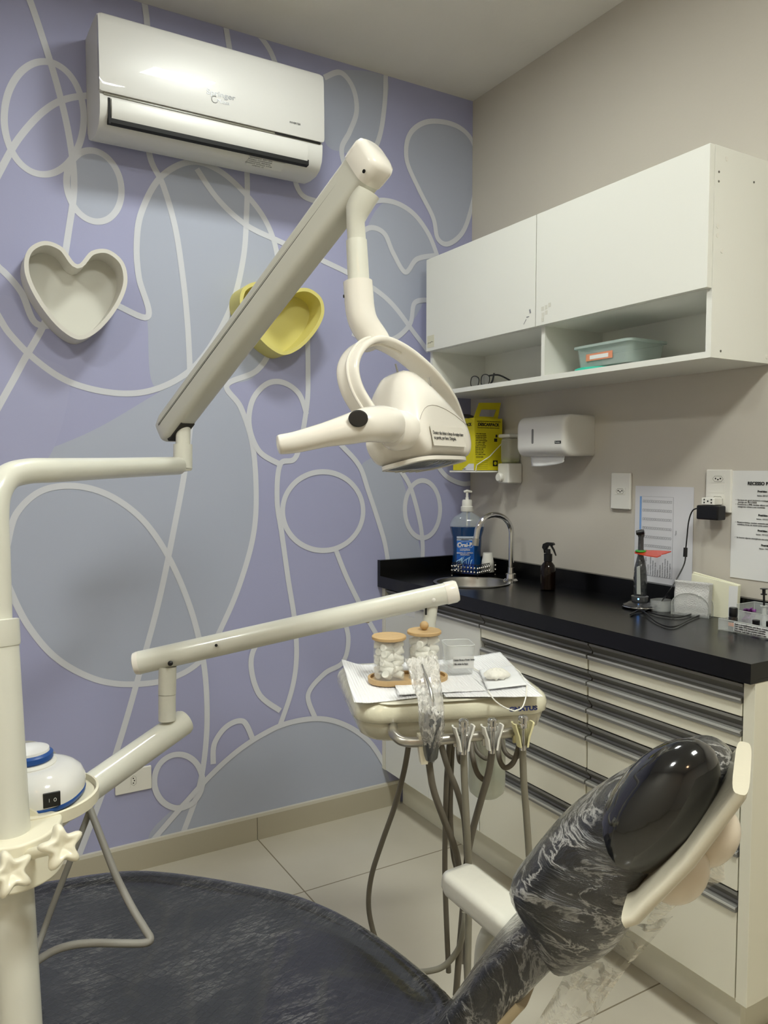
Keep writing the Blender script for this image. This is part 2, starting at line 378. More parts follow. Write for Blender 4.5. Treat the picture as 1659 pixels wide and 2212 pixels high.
g = MB(); g.box((CF, -.0225, ZB), (-.002, -.0005, CT-.0005)); O('filler_panel', g, cream_lam, label='narrow white filler strip between sink cabinet and purple wall', cat='panel', smooth=False)
g = MB(); g.box((KD, -1.44, .0005), (KD+.02, -.0125, ZB-.0015)); g.box((KD+.0205, -1.44, .0005), (-.02, -1.42, ZB-.0015)); O('toe_kick', g, cream_lam, label='recessed cream plinth running along the floor under the drawers', cat='plinth', smooth=False)
# worktop with round sink cut-out, apron and splashbacks
SC = V((-.235, -.325)); SR = .125; WY = -1.5124
g = MB(); n = 48
ring = [V((SC.x+SR*cos(2*pi*i/n), SC.y+SR*sin(2*pi*i/n), .88)) for i in range(n)]
def sqp(a):
    c, s = cos(a), sin(a); x0, x1, y0, y1 = -.424-SC.x, -.0005-SC.x, -.62-SC.y, -.0005-SC.y
    t = min((x1 if c > 0 else x0)/c if abs(c) > 1e-6 else 9, (y1 if s > 0 else y0)/s if abs(s) > 1e-6 else 9)
    return V((SC.x+c*t, SC.y+s*t, .88))
angs = sorted([2*pi*i/n for i in range(n)]+[math.atan2(yy-SC.y, xx-SC.x) % (2*pi) for xx in (-.424, -.0005) for yy in (-.62, -.0005)])
ir = [V((SC.x+SR*cos(a), SC.y+SR*sin(a), .88)) for a in angs]; orr = [sqp(a) for a in angs]; k = len(angs)
for z, fl in ((.88, False), (.845, True)):
    vs = [V((p.x, p.y, z)) for p in ir+orr]; fs = [(i, k+i, k+(i+1) % k, (i+1) % k) for i in range(k)]
    g.add(vs, [f[::-1] for f in fs] if fl else fs)
g.add([V((p.x, p.y, z)) for z in (.88, .845) for p in ir], [(i, (i+1) % k, k+(i+1) % k, k+i) for i in range(k)])
g.box((-.4237, WY+.0003, .845), (-.0005, -.62, .88))
g.box((-.424, WY, CT), (-.404, -.0005, .8799)); g.box((-.404, WY, CT), (-.0005, WY+.02, .845))
g.box((-.020, WY, .8801), (-.0005, -.0005, .9375)); g.box((-.424, -.020, .8801), (-.020, -.0005, .9375))
O('worktop', g, black_gran, label='long black granite worktop with low splashback against both walls', cat='worktop', smooth=False)
# sink
g = MB()
prof = [(.133, .0015), (.133, .004), (.127, .005), (.121, .003), (.117, -.012), (.108, -.075), (.09, -.10), (.03, -.108), (.0, -.109)]
g.loft([[V((SC.x+r*cos(2*pi*j/48), SC.y+r*sin(2*pi*j/48), .88+z)) for j in range(48)] for r, z in [(max(r, .001), z) for r, z in prof]], cap=False)
e = empty('sink', (SC.x, SC.y, .77), 'small round stainless steel sink set in the corner of the black worktop', 'sink')
O('basin', g, steel, e)
g = MB(); g.lathe([(.022, 0), (.022, .003), (.006, .004), (.001, .002)], (SC.x, SC.y, .7715)); O('drain', g, chrome, e)
# faucet
e = empty('faucet', (-.106, -.38, .88), 'tall chrome gooseneck faucet curving over the round sink', 'faucet')
g = MB(); g.lathe([(.028, .0), (.028, .006), (.02, .012), (.018, .028), (.012, .03), (.0105, .05)], (-.106, -.38, .881)); O('faucet_base', g, chrome, e)
g = MB(); g.tube([(-.106, -.38, .905)]+[V((-.106, -.38, 1.05))]+[V((-.172+.066*cos(a*pi/12), -.38+.012*(1-cos(a*pi/12)), 1.05+.066*sin(a*pi/12))) for a in range(1, 12)]+[(-.24, -.357, 1.045), (-.243, -.356, 1.03)], .0095, 20); O('spout', g, chrome, e)
g = MB(); g.lathe([(.0115, 0), (.0115, .024), (.009, .025)], (-.2445, -.3556, 1.012), (.12, -.02, 1)); O('aerator', g, steel, e)
# ------------------------------------------------------------------ upper cabinet
e = empty('wall_cabinet', (-.13, -.675, 1.5388), 'long white wall cabinet with two flap doors above an open shelf, hung over the worktop', 'wall cabinet')
UF = -.264; U0, U1 = -1.2669, -.0802; UB, UM, UT = 1.5388, 1.6999, 2.0302; t = .015; YD = -.685
g = MB()
g.box((UF+.018, U0, UB), (-.0005, U0+t, UT)); g.box((UF+.018, U1-t, UB), (-.0005, U1, UT)); g.box((UF+.018, U0+t, UT-t), (-.0005, U1-t, UT))
g.box((UF+.018, U0+t, UB), (-.0005, U1-t, UB+t)); g.box((UF+.018, U0+t, UM), (-.0005, U1-t, UM+t)); g.box((UF+.018, YD-t/2, UB+t), (-.006, YD+t/2, UM)); g.box((-.006, U0+t, UB+t), (-.0008, U1-t, UT-t))
O('cabinet_body', g, white_lam, e, smooth=False)
for a, b2 in ((U0+.001, YD+.0135), (YD+.0165, U1+.001)):
    g = MB(); g.box((UF, a, UM+.0005), (UF+.0175, b2, UT)); d = O('door', g, white_lam, e, bevel=.001)
    if b2 > -.2:
        g = MB(); g.box((UF-.0008, b2-.052, UM+.012), (UF-.0001, b2-.008, UM+.055)); st = O('sticky_note', g, mat('cream_note', 'D9D6C0', .8), d, smooth=False)
        d2 = MB(); d2.tube(cr([V((UF-.0012, b2-.012-.034*i/6, UM+.026+.004*((i*5) % 3)/2+.004*i/6)) for i in range(7)], 3), .0005, 5); O('handwriting', d2, ink, d)
        g = MB(); g.obox((UF-.0006, a+.022, UM+.05), (0,.3,1), (0,1,-.3), (1,0,0), .006, .003, .0003); g.obox((UF-.0006, a+.032, UM+.035), (0,1,0), (0,0,1), (1,0,0), .006, .0012, .0003); g.obox((UF-.0006, a+.045, UM+.022), (0,1,-1.2), (0,1.2,1), (1,0,0), .009, .0008, .0003)
        O('tape_scrap', g, greyink, d, smooth=False)
    else:
        g = MB()
        for q, z in ((.02, .05), (.035, .052), (.05, .056), (.022, .032), (.036, .036), (.021, .018)): g.obox((UF-.0005, b2-q-.01, UM+z-.002), (0,1,0), (0,0,1), (1,0,0), .005, .006, .0002)
        O('tape_residue', g, mat('tape_residue', 'D5D3C8', .9), d, smooth=False)
caps = [(-.232, 1.97, 0), (-.232, 1.948, 0), (-.232, 1.845, 1), (-.232, 1.824, 1), (-.215, 1.79, 1), (-.21, 1.556, 0), (-.205, 2.005, 1), (-.03, 1.775, 1), (-.03, 1.555, 1), (-.10, 1.97, 0)]
for x, z, kd in caps:
    g = MB(); g.lathe([(.0055 if kd else .0028, 0), (.005 if kd else .0024, .001)], (x, U0-.0002, z), (0,-1,0), 20)
    O('screw_cap' if kd else 'screw', g, whitep if kd else mat('screw_grey', '77756E', .4, metal=.7), e)
# open shelf contents
e = empty('storage_box', (-.13, -.86, UB+t), 'clear plastic storage box with an orange and white label on the open shelf', 'box')
def boxy(g, x0, x1, y0, y1, z0, z1, th=.002, fl=.92):
    cx, cy = (x0+x1)/2, (y0+y1)/2; hx, hy = (x1-x0)/2, (y1-y0)/2
    def rr(s, z, d=0):
        out = []
        R = .018
        for q, (sx, sy) in enumerate(((1,1),(-1,1),(-1,-1),(1,-1))):
            for i in range(5):
                a = q*pi/2+i*pi/8; out.append(V((cx+sx*(hx*s-R-d)+ (R)*cos(a), cy+sy*(hy*s-R-d)+(R)*sin(a), z)))
        return out
    g.loft([rr(fl, z0), rr(1, z1), rr(1, z1, th), rr(fl, z0+th, th)])
g = MB(); boxy(g, -.205, -.06, -.985, -.775, UB+t+.012, 1.627); O('tub', g, frost if False else mat('clear_tub', 'CFE0DA', .1, alpha=.28, coat=.4), e)
g = MB(); boxy(g, -.211, -.054, -.991, -.769, 1.6215, 1.628, .009, 1); O('tub_rim', g, mat('tub_rim', 'C4D4CE', .3, alpha=.6), e)
g = MB(); g.box((-.2035, -.92, 1.583), (-.2025, -.82, 1.603)); O('tub_label', g, mat('orange_label', 'D98E6E', .7), e, smooth=False)
g = MB(); g.box((-.2040, -.905, 1.587), (-.2036, -.835, 1.598)); O('label_strip', g, paper, e, smooth=False)
g = MB(); g.lathe([(.062, 0), (.066, .002), (.066, .008), (.06, .010)], (-.165, -.83, UB+t+.0005)); O('box_lid', g, mat('teal_plastic', '3FC4A8', .4), label='round teal plastic lid lying under the clear storage box on the open shelf', cat='lid')
def glasses():
    e = empty('safety_glasses', (-.21, -.36, UB+t), 'dark wraparound protective glasses on the left bay of the open shelf', 'glasses')
    for k in (0, 1):
        y = -.30-.058*k; g = MB()
        P = cr([V((-.225, y, UB+t+.006)), V((-.228, y-.006, UB+t+.03)), V((-.228, y-.025, UB+t+.036)), V((-.226, y-.045, UB+t+.026)), V((-.225, y-.04, UB+t+.004)), V((-.225, y-.02, UB+t+.002))], 4, True)
        g.tube(P, .0016, 6, closed=True); O('rim', g, dark, e)
        g = MB(); g.add(P, [tuple(range(len(P)))]); O('lens', g, mat('smoky_lens', '777A7A', .05, alpha=.35, coat=.5), e, smooth=False)
    g = MB(); g.tube(cr([V((-.225, -.40, UB+t+.03)), V((-.19, -.412, UB+t+.032)), V((-.13, -.415, UB+t+.01))], 5), .0028, 8); O('temple', g, dark, e)
    g = MB(); g.tube(cr([V((-.228, -.43, UB+t+.034)), V((-.222, -.415, UB+t+.014)), V((-.222, -.405, UB+t+.003))], 5), .0034, 8); O('temple', g, dark, e)
glasses()
# ------------------------------------------------------------------ air conditioner
AX0, AX1 = -1.415, -.735
e = empty('air_conditioner', ((AX0+AX1)/2, -.1, 2.22), 'white wall-mounted split air conditioner high on the purple wall', 'air conditioner')
def aprof(x, s=0):
    P = [(-.0008, 2.530-s), (-.12, 2.528-s), (-.172, 2.522-s), (-.182, 2.51), (-.184, 2.31), (-.193, 2.30), (-.193, 2.275), (-.188, 2.25), (-.172, 2.228), (-.145, 2.2175), (-.10, 2.216), (-.055, 2.222), (-.02, 2.238), (-.0008, 2.262)]
    return [V((x, y, z)) for y, z in P]
g = MB(); g.loft([aprof(AX0+.002), aprof(AX0+.006), aprof(AX1-.006), aprof(AX1-.002)]); O('ac_body', g, acb, e, ang=50)
g = MB()
P = [(-.1835, 2.512), (-.19, 2.518), (-.196, 2.512), (-.200, 2.49), (-.203, 2.40), (-.203, 2.315), (-.200, 2.306), (-.1848, 2.306)]
def rnd(x, dz): return [V((x, y, min(z, 2.518-dz) if z > 2.4 else max(z, 2.306+dz*.4))) for y, z in P]
g.loft([rnd(AX0, .008), rnd(AX0+.004, .002), rnd(AX0+.01, 0), rnd(AX1-.01, 0), rnd(AX1-.004, .002), rnd(AX1, .008)]); O('front_panel', g, acw, e, ang=50)
g = MB(); g.box((AX0+.012, -.1955, 2.2995), (AX1-.012, -.1932, 2.3058)); O('display_strip', g, mat('ac_groove', '77756A', .2, coat=.5), e, smooth=False)
g = MB(); g.box((-.90, -.1962, 2.3000), (AX1-.01, -.1938, 2.3050)); O('display_window', g, dark, e, smooth=False)
g = MB(); LP = [(-.1945, 2.293), (-.1985, 2.291), (-.200, 2.27), (-.197, 2.245), (-.188, 2.2345), (-.184, 2.237), (-.192, 2.255)]
g.loft([[V((x, y, z)) for y, z in LP] for x in (-1.383, -.79)]); O('louver', g, acb, e, ang=50)
g = MB(); g.loft([[V((x, y, z)) for y, z in ((-.1935, 2.245), (-.1935, 2.229), (-.176, 2.2275), (-.176, 2.24))] for x in (-1.392, -.785)]); g.box((-1.392, -.1948, 2.225), (-1.3855, -.186, 2.294)); O('air_slot', g, darkgap, e, smooth=False)
lg = mat('logo_grey', '77787A', .35, metal=.5)
text('logo_text', 'Springer', (-1.073, -.2034, 2.372), X, Z, .021, lg, e, sx=1.25, bold=.0002)
text('logo_text', 'Midea', (-1.066, -.2034, 2.353), X, Z, .016, mat('logo_light', 'A3A4A6', .35, metal=.4), e)
g = MB(); g.tube([V((-1.092+.0095*cos(a*pi/12), -.2036, 2.3545+.0095*sin(a*pi/12))) for a in range(4, 26)], .0008, 6); O('logo_ring', g, lg, e)
text('logo_text', 'INVERTER', (-.836, -.2034, 2.342), X, Z, .0085, ink, e)
# rating label, tilted on the curved belly
lr = V((0, .17, -.06)).normalized(); N0 = V((0,-.35,-1)).normalized()
g = MB(); g.obox((-.915, -.1555, 2.2195), X, V((0,-1,.38)), V((0,-.38,-1)), .058, .019, .0004); o = O('rating_label', g, mat('silver_label', 'CFCFCB', .4), e, smooth=False)
for i in range(5): text('label_text', ['ELETRONICO  220V~ 60Hz', 'MODELO  CONDENSADOR', 'CAPACIDADE  9000 BTU/h', 'CORRENTE  POTENCIA  R-410A', 'INMETRO  CE'][i], (-.935, -.1705+.0075*i, 2.2252-.0028*i), X, V((0,-1,.38)), .0062, ink, e)
# ------------------------------------------------------------------ wall shelves (plain heart-shaped niches)
def shelf(cx, cz, hw, hh, name, m, inner, lab, back):
    e = empty('wall_shelf', (cx, -.05, cz-hh), lab, 'shelf', 'shaped wall shelves on the purple wall')
    P = cr([V((a*hw, 0, c*hh)) for a, c in ((0,.60),(.28,.92),(.62,1.0),(.92,.78),(1.0,.38),(.88,-.05),(.62,-.5),(.32,-.84),(0,-1.0),(-.32,-.84),(-.62,-.5),(-.88,-.05),(-1.0,.38),(-.92,.78),(-.62,1.0),(-.28,.92))], 6, True)
    n = len(P); th = .0115
    I = []
    for i in range(n):
        t = (P[(i+1) % n]-P[i-1]).normalized(); q = V((t.z, 0, -t.x)); q = q if q.dot(-P[i]) > 0 else -q; I.append(P[i]+q*th)
    C = V((cx, 0, cz)); D = .10
    a = [C+p+V((0,-D,0)) for p in P]; b2 = [C+p+V((0,-.001,0)) for p in P]; c = [C+p+V((0,-D,0)) for p in I]; d = [C+p+V((0,-.006,0)) for p in I]
    g = MB(); g.loft([b2, a, c, d], cap=False); O('shelf_rim', g, m, e, ang=50)
    g = MB(); g.prism([C+p+V((0,-.0068,0)) for p in I], (0, .0058, 0)); O('shelf_back', g, inner, e, smooth=False)
shelf(-1.4655, 1.7743, .138, .132, 'w', shelfw, mat('shelf_white_inside', 'D9D8CF', .55), 'white shaped box shelf on the purple wall left of the lamp arm', 1)
shelf(-.835, 1.757, .148, .112, 'y', shelfy, mat('shelf_yellow_inside', 'D6CE82', .5), 'yellow shaped box shelf on the purple wall, partly hidden behind the lamp arm', 1)
# ------------------------------------------------------------------ sockets and switch plates
def socket(c, right, up, wd, ht, lab, mods, dark_hole=True):
    c = V(c); right = V(right); up = V(up); N = right.cross(up)
    e = empty('wall_socket', c, lab, 'socket')
    g = MB(); g.obox(c+N*.005, right, up, N, wd/2, ht/2, .0045); O('cover_plate', g, whitep, e, bevel=.003)
    for (ox, oy, vert, full) in mods:
        m0 = c+right*ox+up*oy+N*.0097
        a, b2 = (.011, .0205) if vert else (.0205, .011)
        if not full:
            g = MB(); g.obox(m0, right, up, N, .0205, .011, .0006); O('blank_module', g, whitep, e, bevel=.0003); continue
        g = MB(); g.obox(m0, right, up, N, a, b2, .0006); mo = O('socket_module', g, whitep, e, bevel=.0003)
        R2, U2 = (right, up) if not vert else (up, -right)
        hexa = [(-.016, 0), (-.010, -.0075), (.010, -.0075), (.016, 0), (.010, .0075), (-.010, .0075)]
        g = MB(); pts = [m0+R2*x+U2*y+N*.0008 for x, y in hexa]; g.tube(pts, .0007, 6, closed=True); O('socket_recess', g, mat('socket_shadow', 'A9A79E', .6), mo)
        g = MB()
        for k in (-1, 0, 1): g.lathe([(.0021, 0), (.0021, .0006)], m0+R2*(k*.0075)+U2*(-.002 if k == 0 else .001)+N*.0006, N, 12)
        O('pin_holes', g, darkgap, mo)
mY = V((0,-1,0))
socket((-1.3165, 0, .2935), X, Z, .112, .075, 'horizontal white wall socket low on the purple wall behind the lower arm', [(0, 0, True, True)])
socket((0, -.779, 1.2055), mY, Z, .078, .112, 'vertical white wall socket between towel dispenser and taped-up chart', [(0, .0, False, True)])
socket((0, -1.122, 1.2145), mY, Z, .078, .116, 'vertical white wall socket with black charger plugged in, beside the printed notice', [(0, .033, False, True), (0, .006, False, False), (0, -.022, False, True)])
# plug adapter + charger
e = empty('power_adapter', (-.035, -1.125, 1.135), 'black power adapter plugged through a white multi-outlet cube, cable hanging to the worktop', 'charger')
g = MB(); g.box((-.045, -1.138, 1.178), (-.0115, -1.098, 1.197)); O('outlet_cube', g, whitep, e, bevel=.0015)
g = MB()
for yy, zz in ((-1.107, 1.192), (-1.107, 1.184), (-1.118, 1.188), (-1.129, 1.192), (-1.129, 1.184)): g.lathe([(.0022, 0), (.0022, .0006)], (-.0452, yy, zz), (-1,0,0), 10)
O('outlet_holes', g, darkgap, e)
g = MB(); g.box((-.052, -1.155, 1.138), (-.018, -1.087, 1.1765)); O('charger_body', g, dark, e, bevel=.004)
cab = [on(1512, 1098, X=-.04), on(1497, 1102, X=-.045), on(1488, 1125, X=-.045), on(1484, 1160, X=-.05), on(1481, 1190, X=-.055), on(1479, 1215, X=-.06), on(1465, 1245, X=-.08), on(1440, 1285, X=-.11), on(1422, 1304, Z=.886), on(1395, 1318, Z=.884), on(1372, 1322, Z=.884), on(1362, 1328, Z=.884), on(1385, 1318, Z=.889), on(1420, 1345, Z=.884), on(1455, 1354, Z=.884), on(1490, 1338, Z=.884), on(1516, 1326, Z=.885), on(1510, 1321, Z=.886), on(1470, 1333, Z=.884), on(1430, 1330, Z=.884), on(1400, 1322, Z=.884)]
g = MB(); g.tube(cr(cab, 6), .0019, 8); O('charger_cable', g, dark, e)
g = MB(); g.tube([on(1481, 1183, X=-.055), on(1480, 1203, X=-.058)], .0055, 12); O('ferrite_bead', g, dark, e)
# ------------------------------------------------------------------ papers on the wall
e = empty('wall_chart', (-.001, -.937, .985), 'white sheet with a blue-striped table taped to the wall above the splashback', 'paper')
g = MB(); g.box((-.0022, -1.040, .938), (-.0012, -.832, 1.223)); O('sheet', g, paper2, e, smooth=False)
def rect(g, y0, y1, z0, z1, x=-.0025): g.box((x-.0002, y0, z0), (x+.0002, y1, z1))
g = MB(); rect(g, -.857, -.850, 1.035, 1.192); O('chart_header', g, blueink, e, smooth=False)
g = MB()
for r in range(6):
    z = 1.178-.0265*r
    for c in range(13):
        y = -.861-.0082*c
        rect(g, y-.0068, y-.001, z-.0035, z-.0028); rect(g, y-.0068, y-.001, z+.0028, z+.0035); rect(g, y-.0068, y-.0061, z-.0035, z+.0035); rect(g, y-.0017, y-.001, z-.0035, z+.0035)
O('chart_boxes', g, greyink, e, smooth=False)
g = MB()
for zz in (1.192, .956): rect(g, -.972, -.857, zz, zz+.0005)
rect(g, -.9725, -.972, .956, 1.192); O('chart_border', g, greyink, e, smooth=False)
for i, s in enumerate(['Cadeira e refletor', 'Bomba a vacuo ligada', 'Lixo trocado', 'Mesa auxiliar completa', 'Pontas lubrificadas', 'Autoclave ligada', 'Gavetas', 'Bancada limpa', 'Luvas e mascaras', 'Reposicao de material', 'Pia e espelho limpos', 'Fechar o registro']):
    text('chart_text', s, (-.0026, -.868-.0088*i, .957), Z, Y, .0062, greyink, e, align='LEFT')
text('chart_text', 'Turno', (-.0026, -.983, 1.09), Z, Y, .0055, greyink, e)
e = empty('wall_notice', (-.001, -1.264, .985), 'printed white notice headed in bold, taped to the wall at the right edge', 'paper')
g = MB(); g.box((-.0022, -1.369, .985), (-.0012, -1.160, 1.270)); O('sheet', g, paper, e, smooth=False)
def nt_(s, y, z, sz, b=0, al='CENTER', m_=ink): return text('notice_text', s, (-.0026, y, z), mY, Z, sz, m_, e, align=al, bold=b)
nt_('RECESSO FIM DE ANO', -1.264, 1.2365, .0118, .0004)
nt_('Protético 1 – Resinas', -1.264, 1.2165, .0068, .0003); nt_('Início: 20/12/2025 – 05/01', -1.264, 1.2055, .0058)
nt_('•  Serviços em geral (incluindo moldagens) para\n    entrega até 20/12/2025\n•  Provisórios e PPR: receber último envio até\n    categorias voltam a ser recebidas', -1.172, 1.184, .0058, 0, 'LEFT')
nt_('Protético 2 – Fixas', -1.264, 1.155, .0068, .0003); nt_('Início: 19/12/2025 – 05/01', -1.264, 1.145, .0058)
nt_('•  Metalocerâmica: receber somente até\n    trabalhos livres de metal serão aceitos', -1.172, 1.131, .0058, 0, 'LEFT')
nt_('Protético 3 – Orto', -1.264, 1.115, .0068, .0003); nt_('Início: 19/12/2025 – 05/01', -1.264, 1.105, .0058)
nt_('•  Se houver alguma emergência nos avisar', -1.172, 1.0935, .0058, 0, 'LEFT')
nt_('Protético 4', -1.264, 1.078, .0068, .0003); nt_('Início: 19/12/2025', -1.264, 1.069, .0058)
# ------------------------------------------------------------------ dispensers, sharps box
e = empty('towel_dispenser', (-.065, -.552, 1.315), 'white paper towel dispenser with a sheet hanging out, on the wall beside the soap dispenser', 'dispenser')
g = MB()
def tring(y, s):
    x0, x1, z0, z1 = -.131, -.0008, 1.314, 1.447; R = .034; out = []
    cx = (x0+x1)/2; cz = (z0+z1)/2
    pts = [(x1, z0), (x1, z1)]
    for a in range(0, 7): q = pi/2+a*pi/12; pts.append((x0+R+R*cos(q), z1-R+R*sin(q)))
    for a in range(0, 7): q = pi+a*pi/12; pts.append((x0+R+R*cos(q), z0+R+R*sin(q)))
    return [V((x1+(x-x1)*s, y, cz+(z-cz)*s)) for x, z in pts]
g.loft([tring(-.4285, .86), tring(-.431, .95), tring(-.436, .99), tring(-.443, 1), tring(-.642, 1), tring(-.652, .99), tring(-.658, .95), tring(-.660, .86)][::-1]); O('dispenser_body', g, mat('dispenser_plastic', 'DEDCD6', .25, coat=.3), e, ang=60)
g = MB(); g.lathe([(.0045, 0), (.0045, .001)], (-.1305, -.512, 1.36), (-1,0,0), 14); g.lathe([(.0045, 0), (.0045, .001)], (-.1305, -.512, 1.40), (-1,0,0), 14); g.box((-.1316, -.5165, 1.36), (-.1305, -.5075, 1.40)); O('level_window', g, mat('window_grey', '6F6E6B', .2), e, smooth=False)
g = MB(); g.box((-.1318, -.645, 1.3535), (-.1309, -.617, 1.3625)); O('brand_badge', g, ink, e, smooth=False)
text('badge_text', 'Premisse', (-.1322, -.631, 1.358), mY, Z, .006, paper, e)
g = MB()
g.grid(lambda u, v: V((-.095-.006*v+.003*hnoise(u*3, v*2, 1), -.462-.165*u-.012*(1-u)*v, 1.320-.034*v-.008*sin(u*2.6+.4)*v+.010*v*u)), 14, 6); O('paper_towel', g, paper, e, solid=.0008)
e = empty('soap_dispenser', (-.035, -.281, 1.22), 'wall soap dispenser with clear reservoir of green soap and round push button', 'dispenser')
y0, y1 = -.312, -.250
g = MB(); g.box((-.066, y0, 1.221), (-.0008, y1, 1.293)); O('lower_housing', g, whitep, e, bevel=.006)
g = MB(); g.box((-.060, y0+.004, 1.2935), (-.004, y1-.004, 1.3845)); O('reservoir', g, mat('clear_reservoir', 'DAD8CB', .08, alpha=.38, coat=.5), e, bevel=.012)
g = MB(); g.box((-.057, y0+.007, 1.2945), (-.007, y1-.007, 1.312)); O('liquid_soap', g, mat('green_soap', '9AA83F', .2, alpha=.9), e, bevel=.008)
g = MB(); g.box((-.065, y0-.001, 1.385), (-.0008, y1+.001, 1.398)); O('top_cap', g, whitep, e, bevel=.006)
g = MB(); g.lathe([(.014, 0), (.0165, .003), (.0165, .012), (.013, .016)], (-.0665, (y0+y1)/2+.008, 1.243), (-1,0,0), 28); O('push_button', g, whitep, e)
e = empty('sharps_box', (-.09, -.15, 1.263), 'yellow cardboard sharps disposal box with carry handle, in the corner beside the soap dispenser', 'sharps box')
bx0, bx1, by0, by1, bz0, bz1 = -.150, -.022, -.222, -.092, 1.268, 1.457
g = MB(); g.box((bx0, by0, bz0), (bx1, by1, bz1)); O('carton', g, yellow, e, bevel=.001)
g = MB()
hp = [(bx0+.006, bz1), (bx0+.030, 1.512), (bx1+.002, 1.516), (bx1-.012, bz1)]; hi = [(bx0+.030, 1.463), (bx0+.040, 1.488), (bx1-.018, 1.490), (bx1-.030, 1.463)]
a = [V((x, by0+.012, z)) for x, z in hp]; b2 = [V((x, by0+.012, z)) for x, z in hi]; off = V((0,.0025,0))
g.add(a+b2+[p+off for p in a+b2], [(0,1,5,4),(1,2,6,5),(2,3,7,6),(3,0,4,7)]+[(8,12,13,9),(9,13,14,10),(10,14,15,11),(11,15,12,8)]+[(0,8,9,1),(1,9,10,2),(2,10,11,3),(3,11,8,0)]+[(4,5,13,12),(5,6,14,13),(6,7,15,14),(7,4,12,15)]); O('carry_handle', g, yellow, e, smooth=False)
g = MB(); g.obox((-.12, -.155, 1.464), X, (0,1,.25), (0,-.25,1), .03, .05, .0012); O('lid_flap', g, mat('dark_flap', '3B372C', .7), e, smooth=False)
fy = by0-.0004
def stx(s, x, z, sz, b=0, al='CENTER', m_=ink): return text('box_text', s, (x, fy, z), X, Z, sz, m_, e, align=al, bold=b)
stx('COLETOR DE MATERIAL PERFUROCORTANTE', -.086, 1.4445, .0052); stx('DESCARPACK', -.086, 1.433, .0155, .0006); stx('COLETOR DE MATERIAL PERFUROCORTANTE', -.086, 1.4215, .0048)
for k in range(13): stx(['Coletor rígido de papelão', 'para descarte de materiais', 'Capacidade total  7,0 litros', 'Capacidade útil  5,0 litros', 'Montar conforme instruções', 'Não reutilizar o coletor', 'Não ultrapassar a linha', 'pontilhada de enchimento', 'Fechar antes do descarte', 'Norma NBR 13853', 'Manter em local seco', 'Produto não estéril', 'Lote e validade no fundo'][k], -.145, 1.400-.0062*k, .0045, .0001, 'LEFT')
g = MB()
for k in range(12): g.box((-.142+.0028*k, fy-.0003, 1.3125), (-.142+.0028*k+.0006+.0008*(k % 2), fy, 1.320))
for k in range(5): g.box((-.142, fy-.0003, 1.302-.0068*k), (-.088, fy, 1.3025-.0068*k))
g.box((-.065, fy-.0003, 1.283), (-.043, fy, 1.304)); g.box((-.0565+.003, fy-.0003, 1.388), (-.045, fy, 1.398)); g.box((-.06, fy-.0003, 1.372), (-.046, fy, 1.384))
O('box_marks', g, ink, e, smooth=False)
g = MB(); g.lathe([(.0065, 0), (.0065, .0006)], (-.054, fy-.0003, 1.2935), (0,-1,0), 16); O('box_symbol', g, yellow, e)
fx = bx0-.0004
text('box_text', 'DESCARPACK', (fx, -.157, 1.433), mY, Z, .0155, ink, e, bold=.0006)
g = MB(); g.prism([V((fx, -.157+.017*sin(2*pi*i/3), 1.378+.017*cos(2*pi*i/3))) for i in range(3)], (-.0004, 0, 0)); O('hazard_triangle', g, ink, e, smooth=False)
g = MB(); g.prism([V((-.151, -.222, 1.268)), V((-.151, -.222, 1.292)), V((-.151, -.192, 1.292)), V((-.151, -.150, 1.268))], (-.0006, 0, 0)); O('white_sticker', g, paper, e, smooth=False)
text('box_text', 'CLORO', (-.1518, -.165, 1.2725), mY, Z, .006, ink, e)
g = MB()
wr = [V((-.0008, -.235, 1.262)), V((-.155, -.235, 1.262)), V((-.155, -.080, 1.262)), V((-.0008, -.080, 1.262))]
g.tube(wr, .0022, 8); g.tube([V((-.154, -.235, 1.262)), V((-.152, -.240, 1.287)), V((-.095, -.242, 1.318)), V((-.035, -.242, 1.370)), V((-.0008, -.240, 1.395))], .0018, 8)
g.box((-.156, -.236, 1.2625), (-.001, -.078, 1.2665)); O('wire_bracket', g, whitep, e)
# ------------------------------------------------------------------ things on the worktop
T = .8802
# mouthwash bottle
bc = V((-.112, -.130, T))
e = empty('mouthwash_bottle', bc, 'large blue mouthwash bottle with white pump, in the corner behind the round sink', 'bottle')
bd = V((.85, -.52, 0)).normalized(); bn = V((-.52, -.85, 0)).normalized()
def bring(rx, ry, z, n=32):
    out = []
    for j in range(n):
        a = 2*pi*j/n; c, s = cos(a), sin(a); p = 2/3.2
        out.append(bc+bd*(rx*math.copysign(abs(c)**p, c))+bn*(ry*math.copysign(abs(s)**p, s))+Z*z)
    return out
liq = mat('blue_liquid', '07386A', .12, alpha=.93, coat=.6)
g = MB(); g.loft([bring(a, b2, z) for a, b2, z in ((.046, .027, .001), (.052, .032, .006), (.055, .034, .04), (.053, .033, .09), (.055, .034, .14), (.062, .037, .165), (.064, .038, .178))]); O('bottle_liquid', g, liq, e)
g = MB(); g.loft([bring(a, b2, z) for a, b2, z in ((.064, .038, .1785), (.062, .037, .195), (.050, .032, .212), (.028, .022, .225), (.018, .018, .232), (.017, .017, .236))], cap=False); O('bottle_shoulder', g, mat('clear_blue', 'C7D3DA', .06, alpha=.3, coat=.6), e)
g = MB(); g.tube([bc+Z*.18, bc+Z*.24], .004, 10); O('dip_tube', g, whitep, e)
g = MB(); g.lathe([(.0225, .234), (.0235, .236), (.0235, .252), (.019, .254), (.0185, .274), (.016, .278), (.0065, .279), (.0065, .286), (.0045, .287), (.0045, .305)], bc); g.tube([bc+Z*.307-bd*.012, bc+Z*.311, bc+Z*.307+bd*.018], [.0045, .006, .004], 10); O('pump', g, whitep, e)
